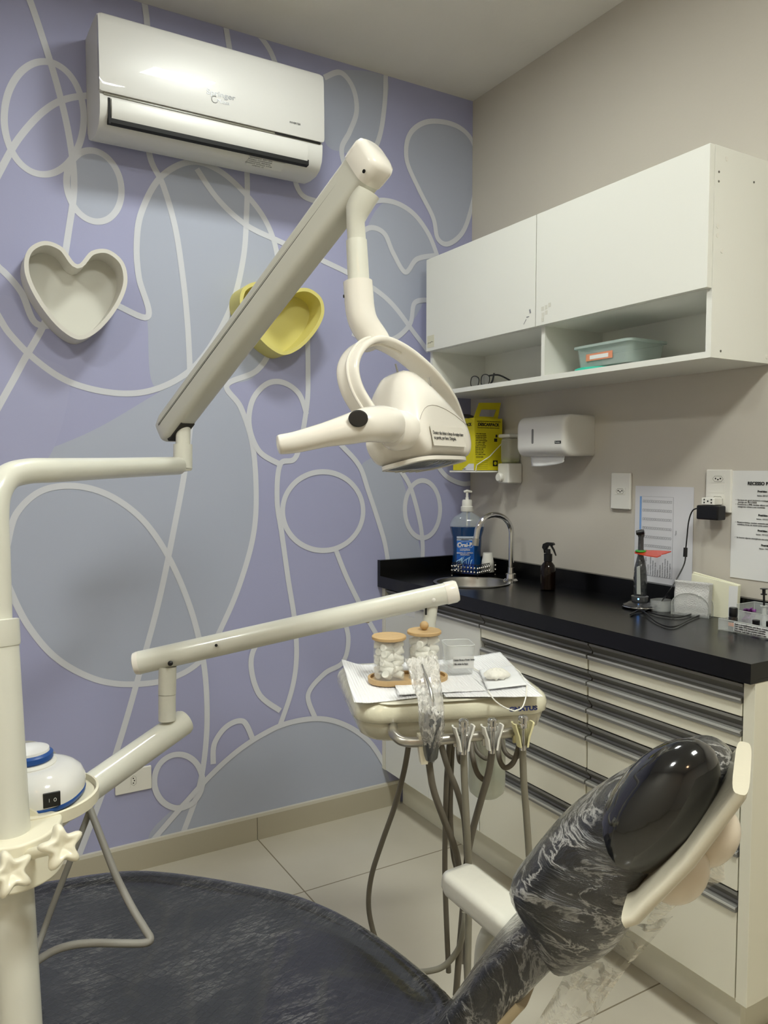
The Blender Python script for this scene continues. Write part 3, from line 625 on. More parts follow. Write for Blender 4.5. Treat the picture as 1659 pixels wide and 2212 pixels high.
lb = mat('mouthwash_label', '123E9B', .35, col2='1C67C4', nscale=9, fac=(.45, .55))
g = MB()
def lp(u, v, k=.0007): # label wraps the front face
    a = -.85+1.7*u; return bc+bd*(.0535*sin(a)*1.0)+bn*(.0335+k-.006*(abs(sin(a))**3))+Z*(.018+.125*v)
g.grid(lambda u, v: lp(u*.78, v), 12, 4); O('label_panel', g, lb, e)
g = MB(); g.grid(lambda u, v: lp(u*.78, .88+.12*v, .0012), 12, 1); O('label_band', g, mat('silver_band', 'B9C4D6', .4), e)
fc = bc+bn*.0352-bd*.010
def lt(s, z, sz, b=0, m_=paper, dx=0): return text('label_text', s, fc+Z*z+bd*dx, bd, Z, sz, m_, e, bold=b)
lt('PROTEÇÃO DURADOURA', .1345, .0052, .0001, ink); lt('ENXAGUANTE', .1305, .004, .0001, ink)
g = MB(); oc = fc+Z*.111; g.tube([oc+bd*(.029*cos(2*pi*i/32))+Z*(.0125*math.copysign(abs(sin(2*pi*i/32))**.7, sin(2*pi*i/32))) for i in range(32)], .0006, 6, closed=True); O('label_oval', g, paper, e)
lt('Oral-B', .111, .020, .0007); lt('complete', .0935, .010, .0002); lt('SENSAÇÃO, LIMPEZA', .0815, .0065, .0002); lt('PROFUNDA', .0745, .0065, .0002)
g = MB()
for i in range(9):
    x = -.030+.006*i; g.tube([fc+bd*x+Z*(.03+.004*((i*3) % 4)), fc+bd*(x+.006*sin(i))+Z*(.05+.003*((i*7) % 5)), fc+bd*(x+.01)+Z*(.058+.004*((i*5) % 4))], [.0006, .0022, .0004], 6)
O('label_splash', g, mat('splash_pale', 'A9D3F2', .4), e)
# pearl tray
tc0 = V((-.125, -.215, T)); e = empty('pearl_basket', tc0, 'small black wire basket edged with two rows of silver beads, by the round sink', 'tray')
q0, q1, q2, q3 = V((-.205, -.165, T)), V((-.166, -.268, T)), V((-.052, -.225, T)), V((-.085, -.125, T))
g = MB(); bw = mat('silver_pearl', 'B5B0A8', .22, metal=.75)
g2 = MB()
edges = [(q0, q1, 8), (q1, q2, 9), (q2, q3, 8), (q3, q0, 9)]
for a, b2, n in edges:
    d = (b2-a)/n; dn = d.normalized()
    for i in range(n):
        c = a+d*(i+.5)
        for r, z in ((0, .026), (1, .042)):
            g.tube([c+dn*(.0066*cos(2*pi*j/12))+Z*(z+.0075*sin(2*pi*j/12)) for j in range(12)], .0008, 5, closed=True)
        for z in (.019, .034, .048): 
            if z < .04: g2.lathe([(.0004,-.0042),(.003,-.003),(.0042,0),(.003,.003),(.0004,.0042)], a+d*(i+.0)+Z*(z+.004), seg=10)
for q in (q0, q1, q2, q3): g.tube([q+Z*.0005, q+Z*.05], .0013, 6); g2.lathe([(.0004,-.003),(.0025,-.002),(.0032,0),(.0025,.002),(.0004,.003)], q+Z*.0035, seg=10)
for z in (.016, .05): g.tube([p+Z*z for p in (q0, q1, q2, q3)], .0011, 6, closed=True)
O('wire_frame', g, dark, e)
O('beads', g2, bw, e)
g = MB(); g.prism([p+Z*.013 for p in (q0, q1, q2, q3)], (0, 0, .002)); O('mirror_base', g, mat('dark_mirror', '1A1A1C', .08, metal=.6), e, smooth=False)
g = MB(); cc = on(1055, 1240, Z=T+.016)
cc = V((-.082, -.218, T+.0155))
for k in range(3):
    g = MB(); z0 = .0+.0085*k
    g.lathe([(.0245-.0002*k, z0), (.0215, z0+.02), (.0165, z0+.052), (.001, z0+.0525)], cc, seg=32, cap=False)
    O('paper_cup', g, whitep, label=['white plastic cup upside down in the beaded basket, lowest of its stack', 'white plastic cup upside down in the beaded basket, middle of its stack', 'white plastic cup upside down in the beaded basket, topmost of its stack'][k], cat='cup', group='stacked cups in the beaded basket', solid=.0007)
# amber spray bottle
sc = V((-.121, -.582, T)); e = empty('spray_bottle', sc, 'amber glass spray bottle with black trigger on the black worktop', 'bottle')
g = MB(); g.lathe([(.021, .001), (.024, .004), (.0245, .05), (.0245, .068), (.021, .082), (.013, .092), (.011, .096)], sc); O('glass_body', g, mat('amber_glass', '120804', .12, coat=.25, spec=.3), e)
g = MB(); g.lathe([(.0135, .095), (.0138, .118), (.0085, .120), (.0075, .134)], sc); O('collar', g, dark, e)
sd = V((.35, -.94, 0)).normalized()
g = MB()
hd = [sc+sd*x+Z*z for x, z in ((-.020, .138), (-.017, .150), (-.004, .156), (.018, .156), (.023, .150), (.018, .1465), (.002, .145), (-.006, .132), (-.012, .128))]
g.prism([p-sd.cross(Z)*.007 for p in hd], sd.cross(Z)*.014); O('spray_head', g, dark, e, bevel=.002)
g = MB(); g.tube([sc+sd*.010+Z*.147, sc+sd*.020+Z*.132, sc+sd*.028+Z*.114], [.004, .0035, .0022], 8); O('trigger', g, dark, e)
g = MB(); g.tube([sc-sd*.015+Z*.142, sc-sd*.012+Z*.12], [.004, .003], 8); O('trigger_guard', g, dark, e)
# curing light
lc = V((-.118, -.958, T)); e = empty('curing_light', lc, 'dark wand curing light with orange shield, standing in its round charging base', 'curing light')
g = MB(); g.lathe([(.044, .0005), (.048, .004), (.046, .010), (.036, .014), (.03, .018)], lc, seg=40); O('charging_base', g, mat('base_grey', '2B2C2E', .25, coat=.5), e)
g = MB(); g.lathe([(.0485, .0045), (.0492, .006), (.0485, .0075)], lc, seg=40); O('base_ring', g, chrome, e)
g = MB(); g.lathe([(.022, .0185), (.024, .022), (.024, .034), (.021, .036)], lc, seg=32); O('base_cup', g, mat('cup_grey', '4C4D4E', .2, coat=.6), e)
wax = V((-.002, .0, 1)).normalized()
g = MB(); g.lathe([(.017, .036), (.0185, .05), (.0185, .085), (.0165, .115), (.012, .135), (.0085, .150), (.0078, .18), (.0075, .200), (.0095, .207), (.0102, .214), (.008, .222), (.002, .224)], lc, seg=28); O('wand', g, mat('wand_dark', '35383B', .18, coat=.9, bump=.5, bscale=60), e)
g = MB(); g.tube([lc+V((-.004, -.014, .218)), lc+V((-.016, .003, .214))], .0068, 14); O('light_tip', g, dark, e)
g = MB(); g.loft([[lc+V((-.017+.002*k, -.012-.004*k, .042)), lc+V((-.019+.002*k, -.005-.004*k, .042)), lc+V((-.019, -.003-.003*k, .118)), lc+V((-.016, -.009-.003*k, .122))] for k in (0, 1)]); O('wand_stripe', g, mat('pale_stripe', 'A9ACA8', .3), e, smooth=False)
sd = V((.05, -1, 0)).normalized(); sp = lc+Z*.158
op = [sp+sd*x+sd.cross(Z)*y-Z*(.22*y) for x, y in ((-.018,-.006),(-.010,-.018),(.010,-.020),(.04,-.026),(.078,-.030),(.075,-.010),(.070,0),(.076,.012),(.074,.026),(.04,.024),(.010,.018),(-.010,.014),(-.018,.004))]
g = MB(); g.prism(op, (0, 0, .0025)); O('orange_shield', g, mat('orange_acrylic', 'D8401A', .15, alpha=.85, coat=.4), e, smooth=False)
g = MB(); g.tube([sp+Z*.004+V((.012*cos(2*pi*i/24), .012*sin(2*pi*i/24), 0)) for i in range(24)], .0032, 10, closed=True); O('green_ring', g, mat('green_rubber', '3F9A3A', .4), e)
g = MB(); g.lathe([(.0022, 0), (.0022, .0006)], lc+V((-.0205, -.0125, .029)), (-.85, -.52, 0), 10); O('indicator_light', g, mat('blue_led', '5AA0FF', .3, emit='5AA0FF', estr=2.5), e)
g = MB(); boxy(g, lc.x-.005, lc.x+.05, lc.y-.085, lc.y-.03, T+.0005, T+.03, .002, 1); o = O('acrylic_stand', g, glass, e)
# napkin holders
def napkin_block():
    e = empty('napkin_holder', (-.11, -1.13, T), 'clear acrylic arch holder filled with grey-white folded napkins, next to the cable', 'napkin holder')
    a = on(1450, 1326, Z=T); b2 = on(1531, 1336, Z=T); d = (b2-a); L = d.length; d.normalize(); nrm = V((-d.y, d.x, 0)); nrm = nrm if nrm.x > 0 else -nrm
    def arch(o, w2, h, n=14):
        return [o]+[o+d*(L*.5-L*.5*w2*cos(pi*i/n))+Z*(h*.45+h*.55*sin(pi*i/n)) for i in range(n+1)]+[o+d*L]
    for k in (0, .034):
        g = MB(); P = arch(a+nrm*k, 1, .062); g.prism(P, nrm*.002); O('acrylic_arch', g, glass, e, smooth=False)
        g = MB(); g.tube([p-nrm*.0004 for p in P], .0009, 6, cap=True); O('arch_edge', g, mat('acrylic_edge', 'B9BBB7', .2), e)
    g = MB(); g.box((0,0,0), (0,0,0)); g = MB(); g.obox(a+d*L/2+nrm*.018+Z*.0012, d, nrm, Z, L/2, .018, .001); O('acrylic_base', g, glass, e, smooth=False)
    return a, d, nrm, L
a, d, nrm, L = napkin_block()
nm = mat('embossed_napkin', 'D5D4D2', .9, bump=.5, bscale=350)
for k in range(5):
    g = MB(); o0 = a+nrm*(.0025+.006*k)+d*.006+Z*.003; hh = .090-.001*k; ln = L-.010
    g.grid(lambda u, v: o0+d*(u*ln*(1+.03*v))+Z*(v*hh)+nrm*(.002+.0045*(1-k/6)*max(0, sin((v-.62)*8))*(1-.3*u)+.0006*sin(u*9+k)), 14, 16)
    O('napkin', g, nm, label='folded embossed white napkin standing in the clear arch holder', cat='napkin', group='napkins standing in the clear arch holder', solid=.0045)
pb0 = on(1446, 1320, Z=T); pb0 = V((-.058, -1.078, T)); pd = V((.10, -1, 0)).normalized(); pn = V((1, .10, 0)).normalized()
e = empty('paper_pack', (-.045, -1.15, T), 'opened pack of cream paper sheets leaning upright behind the napkin holder', 'paper pack')
for k in range(2):
    g = MB(); o0 = pb0+pn*(.012*k)-pd*(.004*k)
    P = [o0, o0+pd*.135, o0+pd*(.138)+Z*.092, o0+pd*.004+Z*(.108+.004*k)]; g.prism(P, pn*.008); O('paper_bundle', g, mat('cream_paper', 'E6E4CD', .85, bump=.1, bscale=30), e, bevel=.001)
g = MB(); o0 = pb0-pn*.0012; g.prism([o0+pd*.112+Z*.001, o0+pd*.135+Z*.001, o0+pd*.137+Z*.09, o0+pd*.113+Z*.088], pn*.0008); O('paper_fold', g, paper, e, smooth=False)
# organizer
e = empty('acrylic_organizer', (-.11, -1.35, T), 'clear acrylic organizer box with printed label strip at the end of the worktop', 'organizer')
g = MB()
ax0, ax1, ay0, ay1 = -.185, -.045, -1.47, -1.262
def wallp(p, q, h, z0=T+.002): 
    p = V(p); q = V(q); dd = (q-p).normalized(); nn = V((-dd.y, dd.x, 0))
    g.obox((p+q)/2+Z*(h/2+z0), dd, nn, Z, (q-p).length/2, .0012, h/2)
wallp((ax0, ay1, 0), (ax0, ay0, 0), .026); wallp((ax0, ay1, 0), (ax1, ay1, 0), .026); wallp((ax1, ay1, 0), (ax1, ay0, 0), .055); wallp((-.115, ay1, 0), (-.115, ay0, 0), .04)
wallp((-.115, ay1, 0), (ax1, ay1, 0), .055)
for yy in (-1.30, -1.345, -1.39, -1.43): wallp((-.113, yy, 0), (ax1, yy, 0), .04)
g.box((ax0, ay0, T+.0003), (ax1, ay1, T+.002)); O('organizer_walls', g, mat('organizer_acrylic', 'E6EAE8', .05, alpha=.26, coat=.6), e, smooth=False)
g = MB()
g.tube([V((ax0, ay1, T+.028)), V((ax0, ay0, T+.028))], .0011, 6); g.tube([V((ax1, ay1, T+.057)), V((ax1, ay0, T+.057))], .0009, 6); g.tube([V((ax0, ay1, T)), V((ax0, ay1, T+.028))], .0009, 6); g.tube([V((-.115, ay1, T+.042)), V((-.115, ay0, T+.042))], .0009, 6); g.tube([V((ax1, ay1, T)), V((ax1, ay1, T+.057)), V((-.115, ay1, T+.057)), V((-.115, ay1, T+.001))], .0009, 6)
O('organizer_edges', g, mat('acrylic_edge', 'B9BBB7', .2), e)
g = MB(); g.box((ax0-.0025, -1.45, T+.004), (ax0-.0016, -1.305, T+.026)); O('label_strip', g, paper, e, smooth=False)
for i, s in enumerate(['Após o procedimento, por favor, organizar', 'Usar ácido 37% somente para esmalte', 'Usar resina LLIS nos pontos indicados', 'Retornar cada item ao local após o uso']):
    text('strip_text', s, (ax0-.0027, -1.3075, T+.0228-.0052*i), mY, Z, .0052, ink, e, align='LEFT', bold=.0001)
def vial(x, y, h, r, lab, cm, bm2, z0=T+.0022):
    e = empty('dropper_bottle', (x, y, z0), lab, 'bottle', 'little bottles in the clear organizer')
    g = MB(); g.lathe([(r*.96, .0003), (r, .002), (r, h*.55), (r*.8, h*.62)], (x, y, z0), seg=20); O('vial', g, bm2, e)
    g = MB(); g.lathe([(r*1.005, h*.18), (r*1.04, h*.181), (r*1.04, h*.34), (r*1.005, h*.341)], (x, y, z0), seg=20, cap=False); O('vial_label', g, cm, e)
    g = MB(); g.lathe([(r*.92, h*.60), (r*.95, h*.62), (r*.95, h*.97), (r*.85, h)], (x, y, z0), seg=20); O('cap', g, dark, e)
vial(-.166, -1.288, .055, .0105, 'small black bottle with orange label in the front of the organizer', mat('orange_band', 'D87A2E', .5), mat('dark_vial', '1B1715', .2, coat=.5))
vial(-.145, -1.335, .030, .009, 'short dark purple bottle lying behind the label strip', mat('violet_band', '5A2B78', .5), mat('dark_violet', '241432', .2, coat=.5))
vial(-.150, -1.375, .034, .010, 'short dark blue bottle behind the middle of the label strip', mat('navy_band', '22357E', .5), mat('dark_navy', '10132A', .2, coat=.5))
def syr(x, y, tilt, lab, body, plung, h=.10):
    z0 = T+.0024; e = empty('syringe', (x, y, z0), lab, 'syringe', 'syringes in the organizer'); a = V((tilt[0], tilt[1], 1)).normalized(); c = V((x, y, z0))
    g = MB(); g.lathe([(.0015, .0), (.002, .006), (.0055, .008), (.0058, h*.55), (.009, h*.56), (.009, h*.58), (.005, h*.581)], c, a, 16); O('barrel', g, body, e)
    g = MB(); g.lathe([(.0025, h*.585), (.0025, h*.84), (.0075, h*.845), (.0075, h*.87), (.004, h*.875), (.004, h*.98), (.009, h*.985), (.009, h)], c, a, 16); O('plunger', g, plung, e)
syr(-.092, -1.322, (-.02, .03), 'syringe with black plunger upright in the organizer', mat('syringe_clear', 'D6DAD8', .2, alpha=.6), dark)
syr(-.078, -1.368, (.0, .05), 'syringe with white plunger upright in the organizer', mat('syringe_clear', 'D6DAD8', .2, alpha=.6), mat('syringe_white', 'CFD0CD', .4), .105)
for x, y, lab, c1 in ((-.100, -1.285, 'crumpled purple foil sachet in the organizer', '6A2F72'), (-.10, -1.405, 'crumpled silver foil sachet in the organizer', 'C9C9CC')):
    g = MB(); g.grid(lambda u, v: V((x+.012*(u-.5)+.010*hnoise(u*2, v*3, x*50), y+.032*(v-.5), T+.005+.042*u+.006*hnoise(v*3, u*2, 2))), 10, 10)
    O('foil_sachet', g, mat('foil_'+c1, c1, .25, metal=.6, bump=.4, bscale=90), label=lab, cat='sachet', solid=.0012, ang=20)
# ------------------------------------------------------------------ dental unit: pole
PT, PB = at(-5, 1345, 1.165), at(46, 2212, 1.125); pd_ = (PB-PT).normalized(); PF = PB+pd_*(PB.z/-pd_.z)
PF = V((PF.x, PF.y, 0.0))
def pole(y): # point of the pole axis seen at image row y
    t = (y-1345)/(2212-1345); return PT+(PB-PT)*t
e = empty('support_pole', PF, 'thick white enamelled pole standing at the left edge, carrying the lamp and instrument arms', 'pole')
g = MB(); g.tube([PT-pd_*.0, PF+(-pd_)*.02], [.0275, .0285], 40); O('lower_tube', g, enamel, e)
g = MB(); g.tube([pole(1338), pole(1340), pole(1392), pole(1398)], [.026, .0298, .0298, .0288], 40); O('tube_collar', g, enamel, e)
g = MB(); up = cr([PT, at(-9, 1200, 1.168), at(-12, 1120, 1.17), at(-6, 1065, 1.178), at(18, 1030, 1.20), at(60, 1018, 1.235), at(110, 1016, 1.28)], 6)+[at(250, 1011, 1.53), at(385, 1006, 1.775)]
g.tube(up, .0203, 36); O('upper_tube', g, enamel, e)
g = MB(); g.lathe([(.12, .0005), (.12, .03), (.1, .05), (.04, .06), (.033, .065)], (PF.x, PF.y, 0), seg=48); O('pole_base', g, enamel, e)
# ------------------------------------------------------------------ dental lamp
e = empty('dental_lamp', at(395, 1008, 1.79)-Z*.02, 'cream dental lamp with long grey spring arm, swivel neck and side handle', 'dental lamp')
g = MB(); g.tube([at(395, 1012, 1.79), at(395, 960, 1.79)], .0215, 32); g.lathe([(.0215, 0), (.019, .005), (.002, .008)], at(395, 1012, 1.79), (0,0,-1), 32); O('elbow_socket', g, enamel, e)
g = MB(); g.tube([at(395, 962, 1.79), at(396, 925, 1.79), at(400, 905, 1.79)], [.0165, .0165, .014], 28); O('swivel_stub', g, enamel, e)
A = at(380, 908, 1.80); B = at(787, 368, 1.40); ax = (B-A).normalized(); sd = ax.cross(Z).normalized(); nn = sd.cross(ax).normalized()
if sd.dot(CAMP-A) < 0: sd = -sd
def beam(c, w2, h2, n=8, R=.016):
    out = []
    for sx, sy, a0 in ((1,1,0),(-1,1,pi/2),(-1,-1,pi),(1,-1,3*pi/2)):
        for i in range(n+1):
            a = a0+i*pi/2/n; out.append(c+sd*(sx*(w2-R)+R*cos(a))+nn*(sy*(h2-R)+R*sin(a)))
    return out
L = (B-A).length
g = MB(); g.loft([beam(A+ax*t, a, b2, R=r) for t, a, b2, r in ((-.055, .016, .018, .010), (-.045, .024, .028, .014), (-.02, .0275, .034, .016), (L*.5, .0275, .034, .016), (L-.005, .0285, .036, .018))]); O('spring_arm', g, armgrey, e, ang=50)
g = MB(); g.loft([beam(B+ax*t, a, b2, R=r) for t, a, b2, r in ((-.006, .0300, .0375, .018), (.004, .0315, .039, .020), (.028, .0315, .039, .020), (.036, .029, .0365, .020), (.040, .022, .030, .018))]); O('arm_end_cap', g, lampw, e, ang=50)
g = MB(); q = sd*.0277+nn*.008; g.tube([A+q-ax*.03, B+q-ax*.01], .0007, 6); q = sd*.0277+nn*.011; g.tube([A+q-ax*.03, B+q-ax*.01], .0004, 6); O('arm_seam', g, dark, e)
g = MB(); g.lathe([(.0035, 0), (.0035, .001)], B+ax*.012+sd*.0315-nn*.030, sd, 12); O('arm_screw', g, dark, e)
g = MB(); g.obox(A-nn*.030+ax*.000, ax, sd, nn, .032, .018, .006); O('arm_slot', g, mat('slot_shadow', '2A2823', .7), e, smooth=False)
# neck
g = MB(); g.tube([at(790, 415, 1.405), at(772, 455, 1.41), at(768, 480, 1.415), at(771, 525, 1.42)], [.027, .022, .0168, .0168], 32); O('neck_yoke', g, enamel, e)
g = MB(); g.tube([at(770, 520, 1.42), at(775, 612, 1.42)], [.0192, .0198], 32); O('neck_tube', g, enamel, e)
g = MB(); g.tube(cr([at(773, 609, 1.42), at(775, 635, 1.42), at(778, 668, 1.42), at(786, 698, 1.42), at(808, 732, 1.425), at(815, 745, 1.425)], 6), .0268, 36); O('neck_elbow', g, lampw, e)
g = MB(); g.lathe([(.003, 0), (.003, .004)], at(746, 640, 1.42), -cr_, 10); O('neck_screw', g, dark, e)
# yoke (fork) around the head: near pivot P1 and far pivot P2
hX = (cr_*.5+V((cf.x, cf.y, 0))*.87); hX.z = 0; hX.normalize(); hY = V((-hX.y, hX.x, 0)); hY = hY if hY.dot(cf) < 0 else -hY
Q = at(921, 985, 1.36)
P1 = at(838, 915, 1.385); P2 = at(1005, 955, 1.60)
hc = (P1+P2)/2; hw = (P2-P1).length/2; hdir = (P2-P1).normalized()
fork = cr([at(800, 905, 1.355), at(762, 845, 1.345), at(752, 790, 1.35), at(775, 750, 1.38), at(815, 738, 1.42), at(868, 762, 1.47), at(922, 808, 1.53), at(965, 865, 1.60), at(992, 940, 1.68)], 8)
def band(path, wv, hw2, ht, n=20):
    rings = []
    for i, p in enumerate(path):
        t = (path[min(i+1, len(path)-1)]-path[max(i-1, 0)]).normalized(); s = (wv-t*wv.dot(t)).normalized(); q = t.cross(s)
        rings.append([p+s*(hw2*math.copysign(abs(cos(2*pi*j/n))**.5, cos(2*pi*j/n)))+q*(ht*math.copysign(abs(sin(2*pi*j/n))**.5, sin(2*pi*j/n))) for j in range(n)])
    return rings
g = MB(); g.loft(band(fork, hY*.95+Z*.2, .022, .0065)); O('lamp_fork', g, lampw, e, ang=60)
g = MB(); fk2 = fork[3:44]
def offp(i, a, b2):
    p = fork[i]; t = (fork[min(i+1, len(fork)-1)]-fork[max(i-1, 0)]).normalized(); s = (hY*.95+Z*.2); s = (s-t*s.dot(t)).normalized(); q = t.cross(s); return p+s*a+q*b2
g.tube([offp(i, .004, -.0075) for i in range(3, 40)], .0028, 8); g.tube([offp(i, .004, .0075) for i in range(3, 40)], .0028, 8); O('fork_rib', g, lampw, e)
# head shell, tipped a little about its long axis
TA = math.radians(13); hT = hY*cos(TA)+Z*sin(TA); hZ = Z*cos(TA)-hY*sin(TA)
# head shell
def hring(t, n=44):
    # t 0..1 along the head, near end to far end
    L_ = .232; k = min(1, max(0, t)); ed = min(1, (k/.12))**.5 if k < .12 else (min(1, ((1-k)/.10))**.5 if k > .9 else 1); ed = max(ed, .12)
    h = [(0, .10), (.12, .145), (.25, .174), (.4, .176), (.55, .162), (.7, .140), (.85, .108), (1, .07)]
    for (a, ha), (b2, hb) in zip(h, h[1:]):
        if a <= k <= b2: H_ = ha+(hb-ha)*(k-a)/(b2-a)
    yb = .0; Yd = .125
    # section in (y, z): flat bottom, front wall, dome
    c = Q+hX*(L_*k)-hT*(Yd/2)+hZ*.002; out = []
    for j in range(n):
        a = 2*pi*j/n; ca, sa = cos(a), sin(a)
        y = (Yd/2)*math.copysign(abs(ca)**.45, ca)*(.82+.18*ed)
        if sa >= 0: z = .045+(H_-.045)*abs(sa)**.75; y *= (1-.36*abs(sa)**2.4)
        else: z = .045-.045*abs(sa)**.5
        zc = .045; out.append(c+hT*y+hZ*(zc+(z-zc)*ed))
    return out
g = MB(); ts = [0, .01, .03, .06, .1, .15, .22, .3, .38, .46, .54, .62, .7, .78, .85, .9, .94, .97, .99, 1]
g.loft([hring(t) for t in ts]); hd = O('lamp_head', g, lampw, e, ang=70)
g = MB()
def hseam(t): 
    r = hring(t); return r[1]
g.tube([r[2]+hT*.0004 for r in (hring(t) for t in ts[3:-3])], .0005, 5); O('head_seam', g, mat('seam_grey', '9A9388', .6), hd)
# reflector underneath
hcen = Q+hX*.116-hT*.062
g = MB(); nn_ = 40
def rr2(s, z, k=.5): return [hcen+hX*(.100*s*math.copysign(abs(cos(2*pi*j/nn_))**k, cos(2*pi*j/nn_)))+hT*(.052*s*math.copysign(abs(sin(2*pi*j/nn_))**k, sin(2*pi*j/nn_)))+hZ*z for j in range(nn_)]
g.loft([rr2(1.06, .004), rr2(1.06, -.003), rr2(.97, -.004), rr2(.96, .001)], cap=False); O('reflector_rim', g, lampw, hd)
g = MB(); g.loft([rr2(.96, -.002), rr2(.8, -.0035), rr2(.5, -.0055), rr2(.2, -.0065), rr2(.03, -.0067)]); O('reflector', g, mat('mirror_reflector', 'B9BAB6', .18, metal=.9), hd)
for k in range(4):
    g = MB(); g.tube([hcen+hX*(.045-.028*k)+hT*(.047*sin(a*pi/10-pi/2))+hZ*(-.0055)+hX*(.014*cos(a*pi/10-pi/2)) for a in range(11)], .0009, 5); O('reflector_ring', g, steel, hd)
g = MB(); g.tube([fork[-2], Q+hX*.20-hT*.06+hZ*.03], .014, 20); O('far_pivot', g, lampw, e)
# label on the front wall
lc2 = Q+hX*.102+hT*.0035+hZ*.038
e_l = MB(); e_l.obox(lc2+hT*.0001, hX, hZ, hT, .070, .019, .0004)
O('head_label', e_l, mat('label_film', 'E3DED4', .3), hd, smooth=False)
text('head_text', 'Doutor não deixar o braço do equipo bater\nna parede, por favor. Obrigada.', lc2+hT*.001-hX*.066, hX, hZ, .0092, mat('faded_ink', '4A4846', .7), e, align='LEFT', sx=.80)
g = MB()
for k in range(7): g.obox(Q+hX*(.112+.0045*k)-hT*(.018+.0012*k)+hZ*(.150-.0044*k), hX, hZ, hT, .0012, .008-.0006*k, .002)
O('vent_slots', g, mat('vent_grey', '9C988F', .6), hd, smooth=False)
g = MB(); g.tube([Q+hX*.065-hT*.055+hZ*.168, Q+hX*.062-hT*.055+hZ*.190], .0018, 8); O('mount_pin', g, steel, hd)
g = MB(); g.lathe([(.02, 0), (.024, .004), (.023, .016), (.015, .021)], Q+hX*.226-hT*.05+hZ*.035, hX, 28); O('far_pivot_knob', g, lampw, e)
# handle
hp_ = cr([at(600, 961, 1.262), at(607, 960, 1.263), at(640, 955, 1.266), at(700, 940, 1.272), at(750, 928, 1.28), at(790, 918, 1.29), at(820, 916, 1.315), at(840, 918, 1.345)], 5)
g = MB(); g.tube(hp_, rads(len(hp_), [.0135, .0163, .0175, .0200, .0250, .0290, .0315, .0315]), 32); hn = O('lamp_handle', g, lampw, e, ang=60)
g = MB(); g.lathe([(.034, -.01), (.036, .0), (.036, .022), (.030, .030), (.02, .032)], at(868, 930, 1.385), -hX+cr_*-.2, 36); O('pivot_boss', g, lampw, e)
kc = at(774, 904, 1.2535); kn = (CAMP-kc).normalized()
g = MB(); g.lathe([(.0135, -.016), (.0138, .001), (.012, .003), (.001, .0036)], kc, kn, 32, sx=1.15, xdir=cr_); O('handle_button', g, mat('dark_button', '2C2A28', .4), hn)
# ------------------------------------------------------------------ instrument arm and delivery unit
TU = V((.943, -.333, 0)).normalized(); TV = V((-TU.y, TU.x, 0)); TF = V((-1.040, -1.355, 0)); TZ = .860
def tp(a, b2, z=TZ): return TF+TU*a+TV*b2+Z*z
e = empty('delivery_unit', tp(0, .14, .79), 'cream dental instrument table on a jointed arm, with four hoses hanging from a chrome rail', 'dental instrument table')
g = MB(); g.tube([pole(1852), at(60, 1812, 1.26), at(108, 1768, 1.365)]+[at(150, 1733, 1.42), at(396, 1560, 1.61)], .0265, 36); g.lathe([(.0265, 0), (.024, .008), (.012, .013), (.001, .014)], at(394, 1562, 1.61), (at(396, 1560, 1.61)-at(150, 1733, 1.42)), 32); O('lower_arm', g, enamel, e)
g = MB(); g.tube([at(361, 1556, 1.575), at(361, 1500, 1.575)], .0172, 30); g.tube([at(361, 1499, 1.575), at(362, 1440, 1.575)], .0176, 30); O('elbow_post', g, enamel, e)
ua, ub = at(303, 1431, 1.575), at(962, 1282, 1.62); ud = (ub-ua).normalized()
g = MB(); g.tube([ua, ub], [.0232, .0222], 40); O('upper_arm', g, enamel, e)
g = MB(); g.lathe([(.0236, 0), (.0236, .004), (.022, .011), (.012, .015), (.001, .016)], ua, -ud, 36); O('end_cap', g, lampw, e)
g = MB(); g.lathe([(.0232, 0), (.0236, .002), (.0236, .020), (.021, .026), (.001, .027)], ub, ud, 36); O('end_cap', g, lampw, e)
for (px, py, dd, rr) in ((368, 1433, 1.553, .0052), (467, 1394, 1.556, .003), (936, 1295, 1.598, .005)):
    g = MB(); p = at(px, py, dd); g.lathe([(rr, -.006), (rr, .0012), (rr*.5, .0028), (.0002, .003)], p, (CAMP-p), 14); O('arm_bolt', g, dark if px < 900 else whitep, e)
g = MB(); g.tube([at(793, 1334, 1.61), at(793, 1345, 1.61)], [.0042, .0048], 10); O('arm_bolt', g, mat('brass_bolt', '8C7A5A', .4, metal=.8), e)
g = MB(); g.tube([at(933, 1296, 1.62), tp(-.003, .245, .862)], .0143, 30); O('table_post', g, enamel, e)
g = MB(); g.obox(at(920, 1320, 1.607), cr_, cu, cf, .002, .008, .001); O('post_slot', g, darkgap, e, smooth=False)
tabm = mat('film_wrapped_cream', 'E4E0C8', .2, coat=.9, bump=.25, bscale=22, noise=.03, nscale=9)
def tring2(s, z, W2=.184, D2=.30, n=8):
    out = []; R = .045; cx, cy = 0, D2/2
    for q, (sx, sy) in enumerate(((1,1),(-1,1),(-1,-1),(1,-1))):
        RR = .09 if (sx > 0 and sy > 0) else R
        for i in range(n+1):
            a = q*pi/2+i*pi/2/n
            x = sx*(W2-RR)+RR*cos(a); y = sy*(D2/2-RR)+RR*sin(a)
            if y < 0: y -= .012*(1-(x/W2)**2)
            out.append(tp(x*s, cy+y*s, z))
    return out
g = MB(); g.loft([tring2(s, z) for s, z in ((.80, .787), (.88, .789), (.93, .797), (.965, .818), (.968, .824))]); O('table_base', g, mat('film_wrapped_grey_cream', 'CFCBB6', .25, coat=.8, bump=.25, bscale=25), e, ang=50)
g = MB(); g.loft([tring2(s, z) for s, z in ((.975, .8245), (1.0, .828), (1.005, .842), (.985, .853), (.94, .860), (.90, .8605))]); O('table_top', g, tabm, e, ang=60)
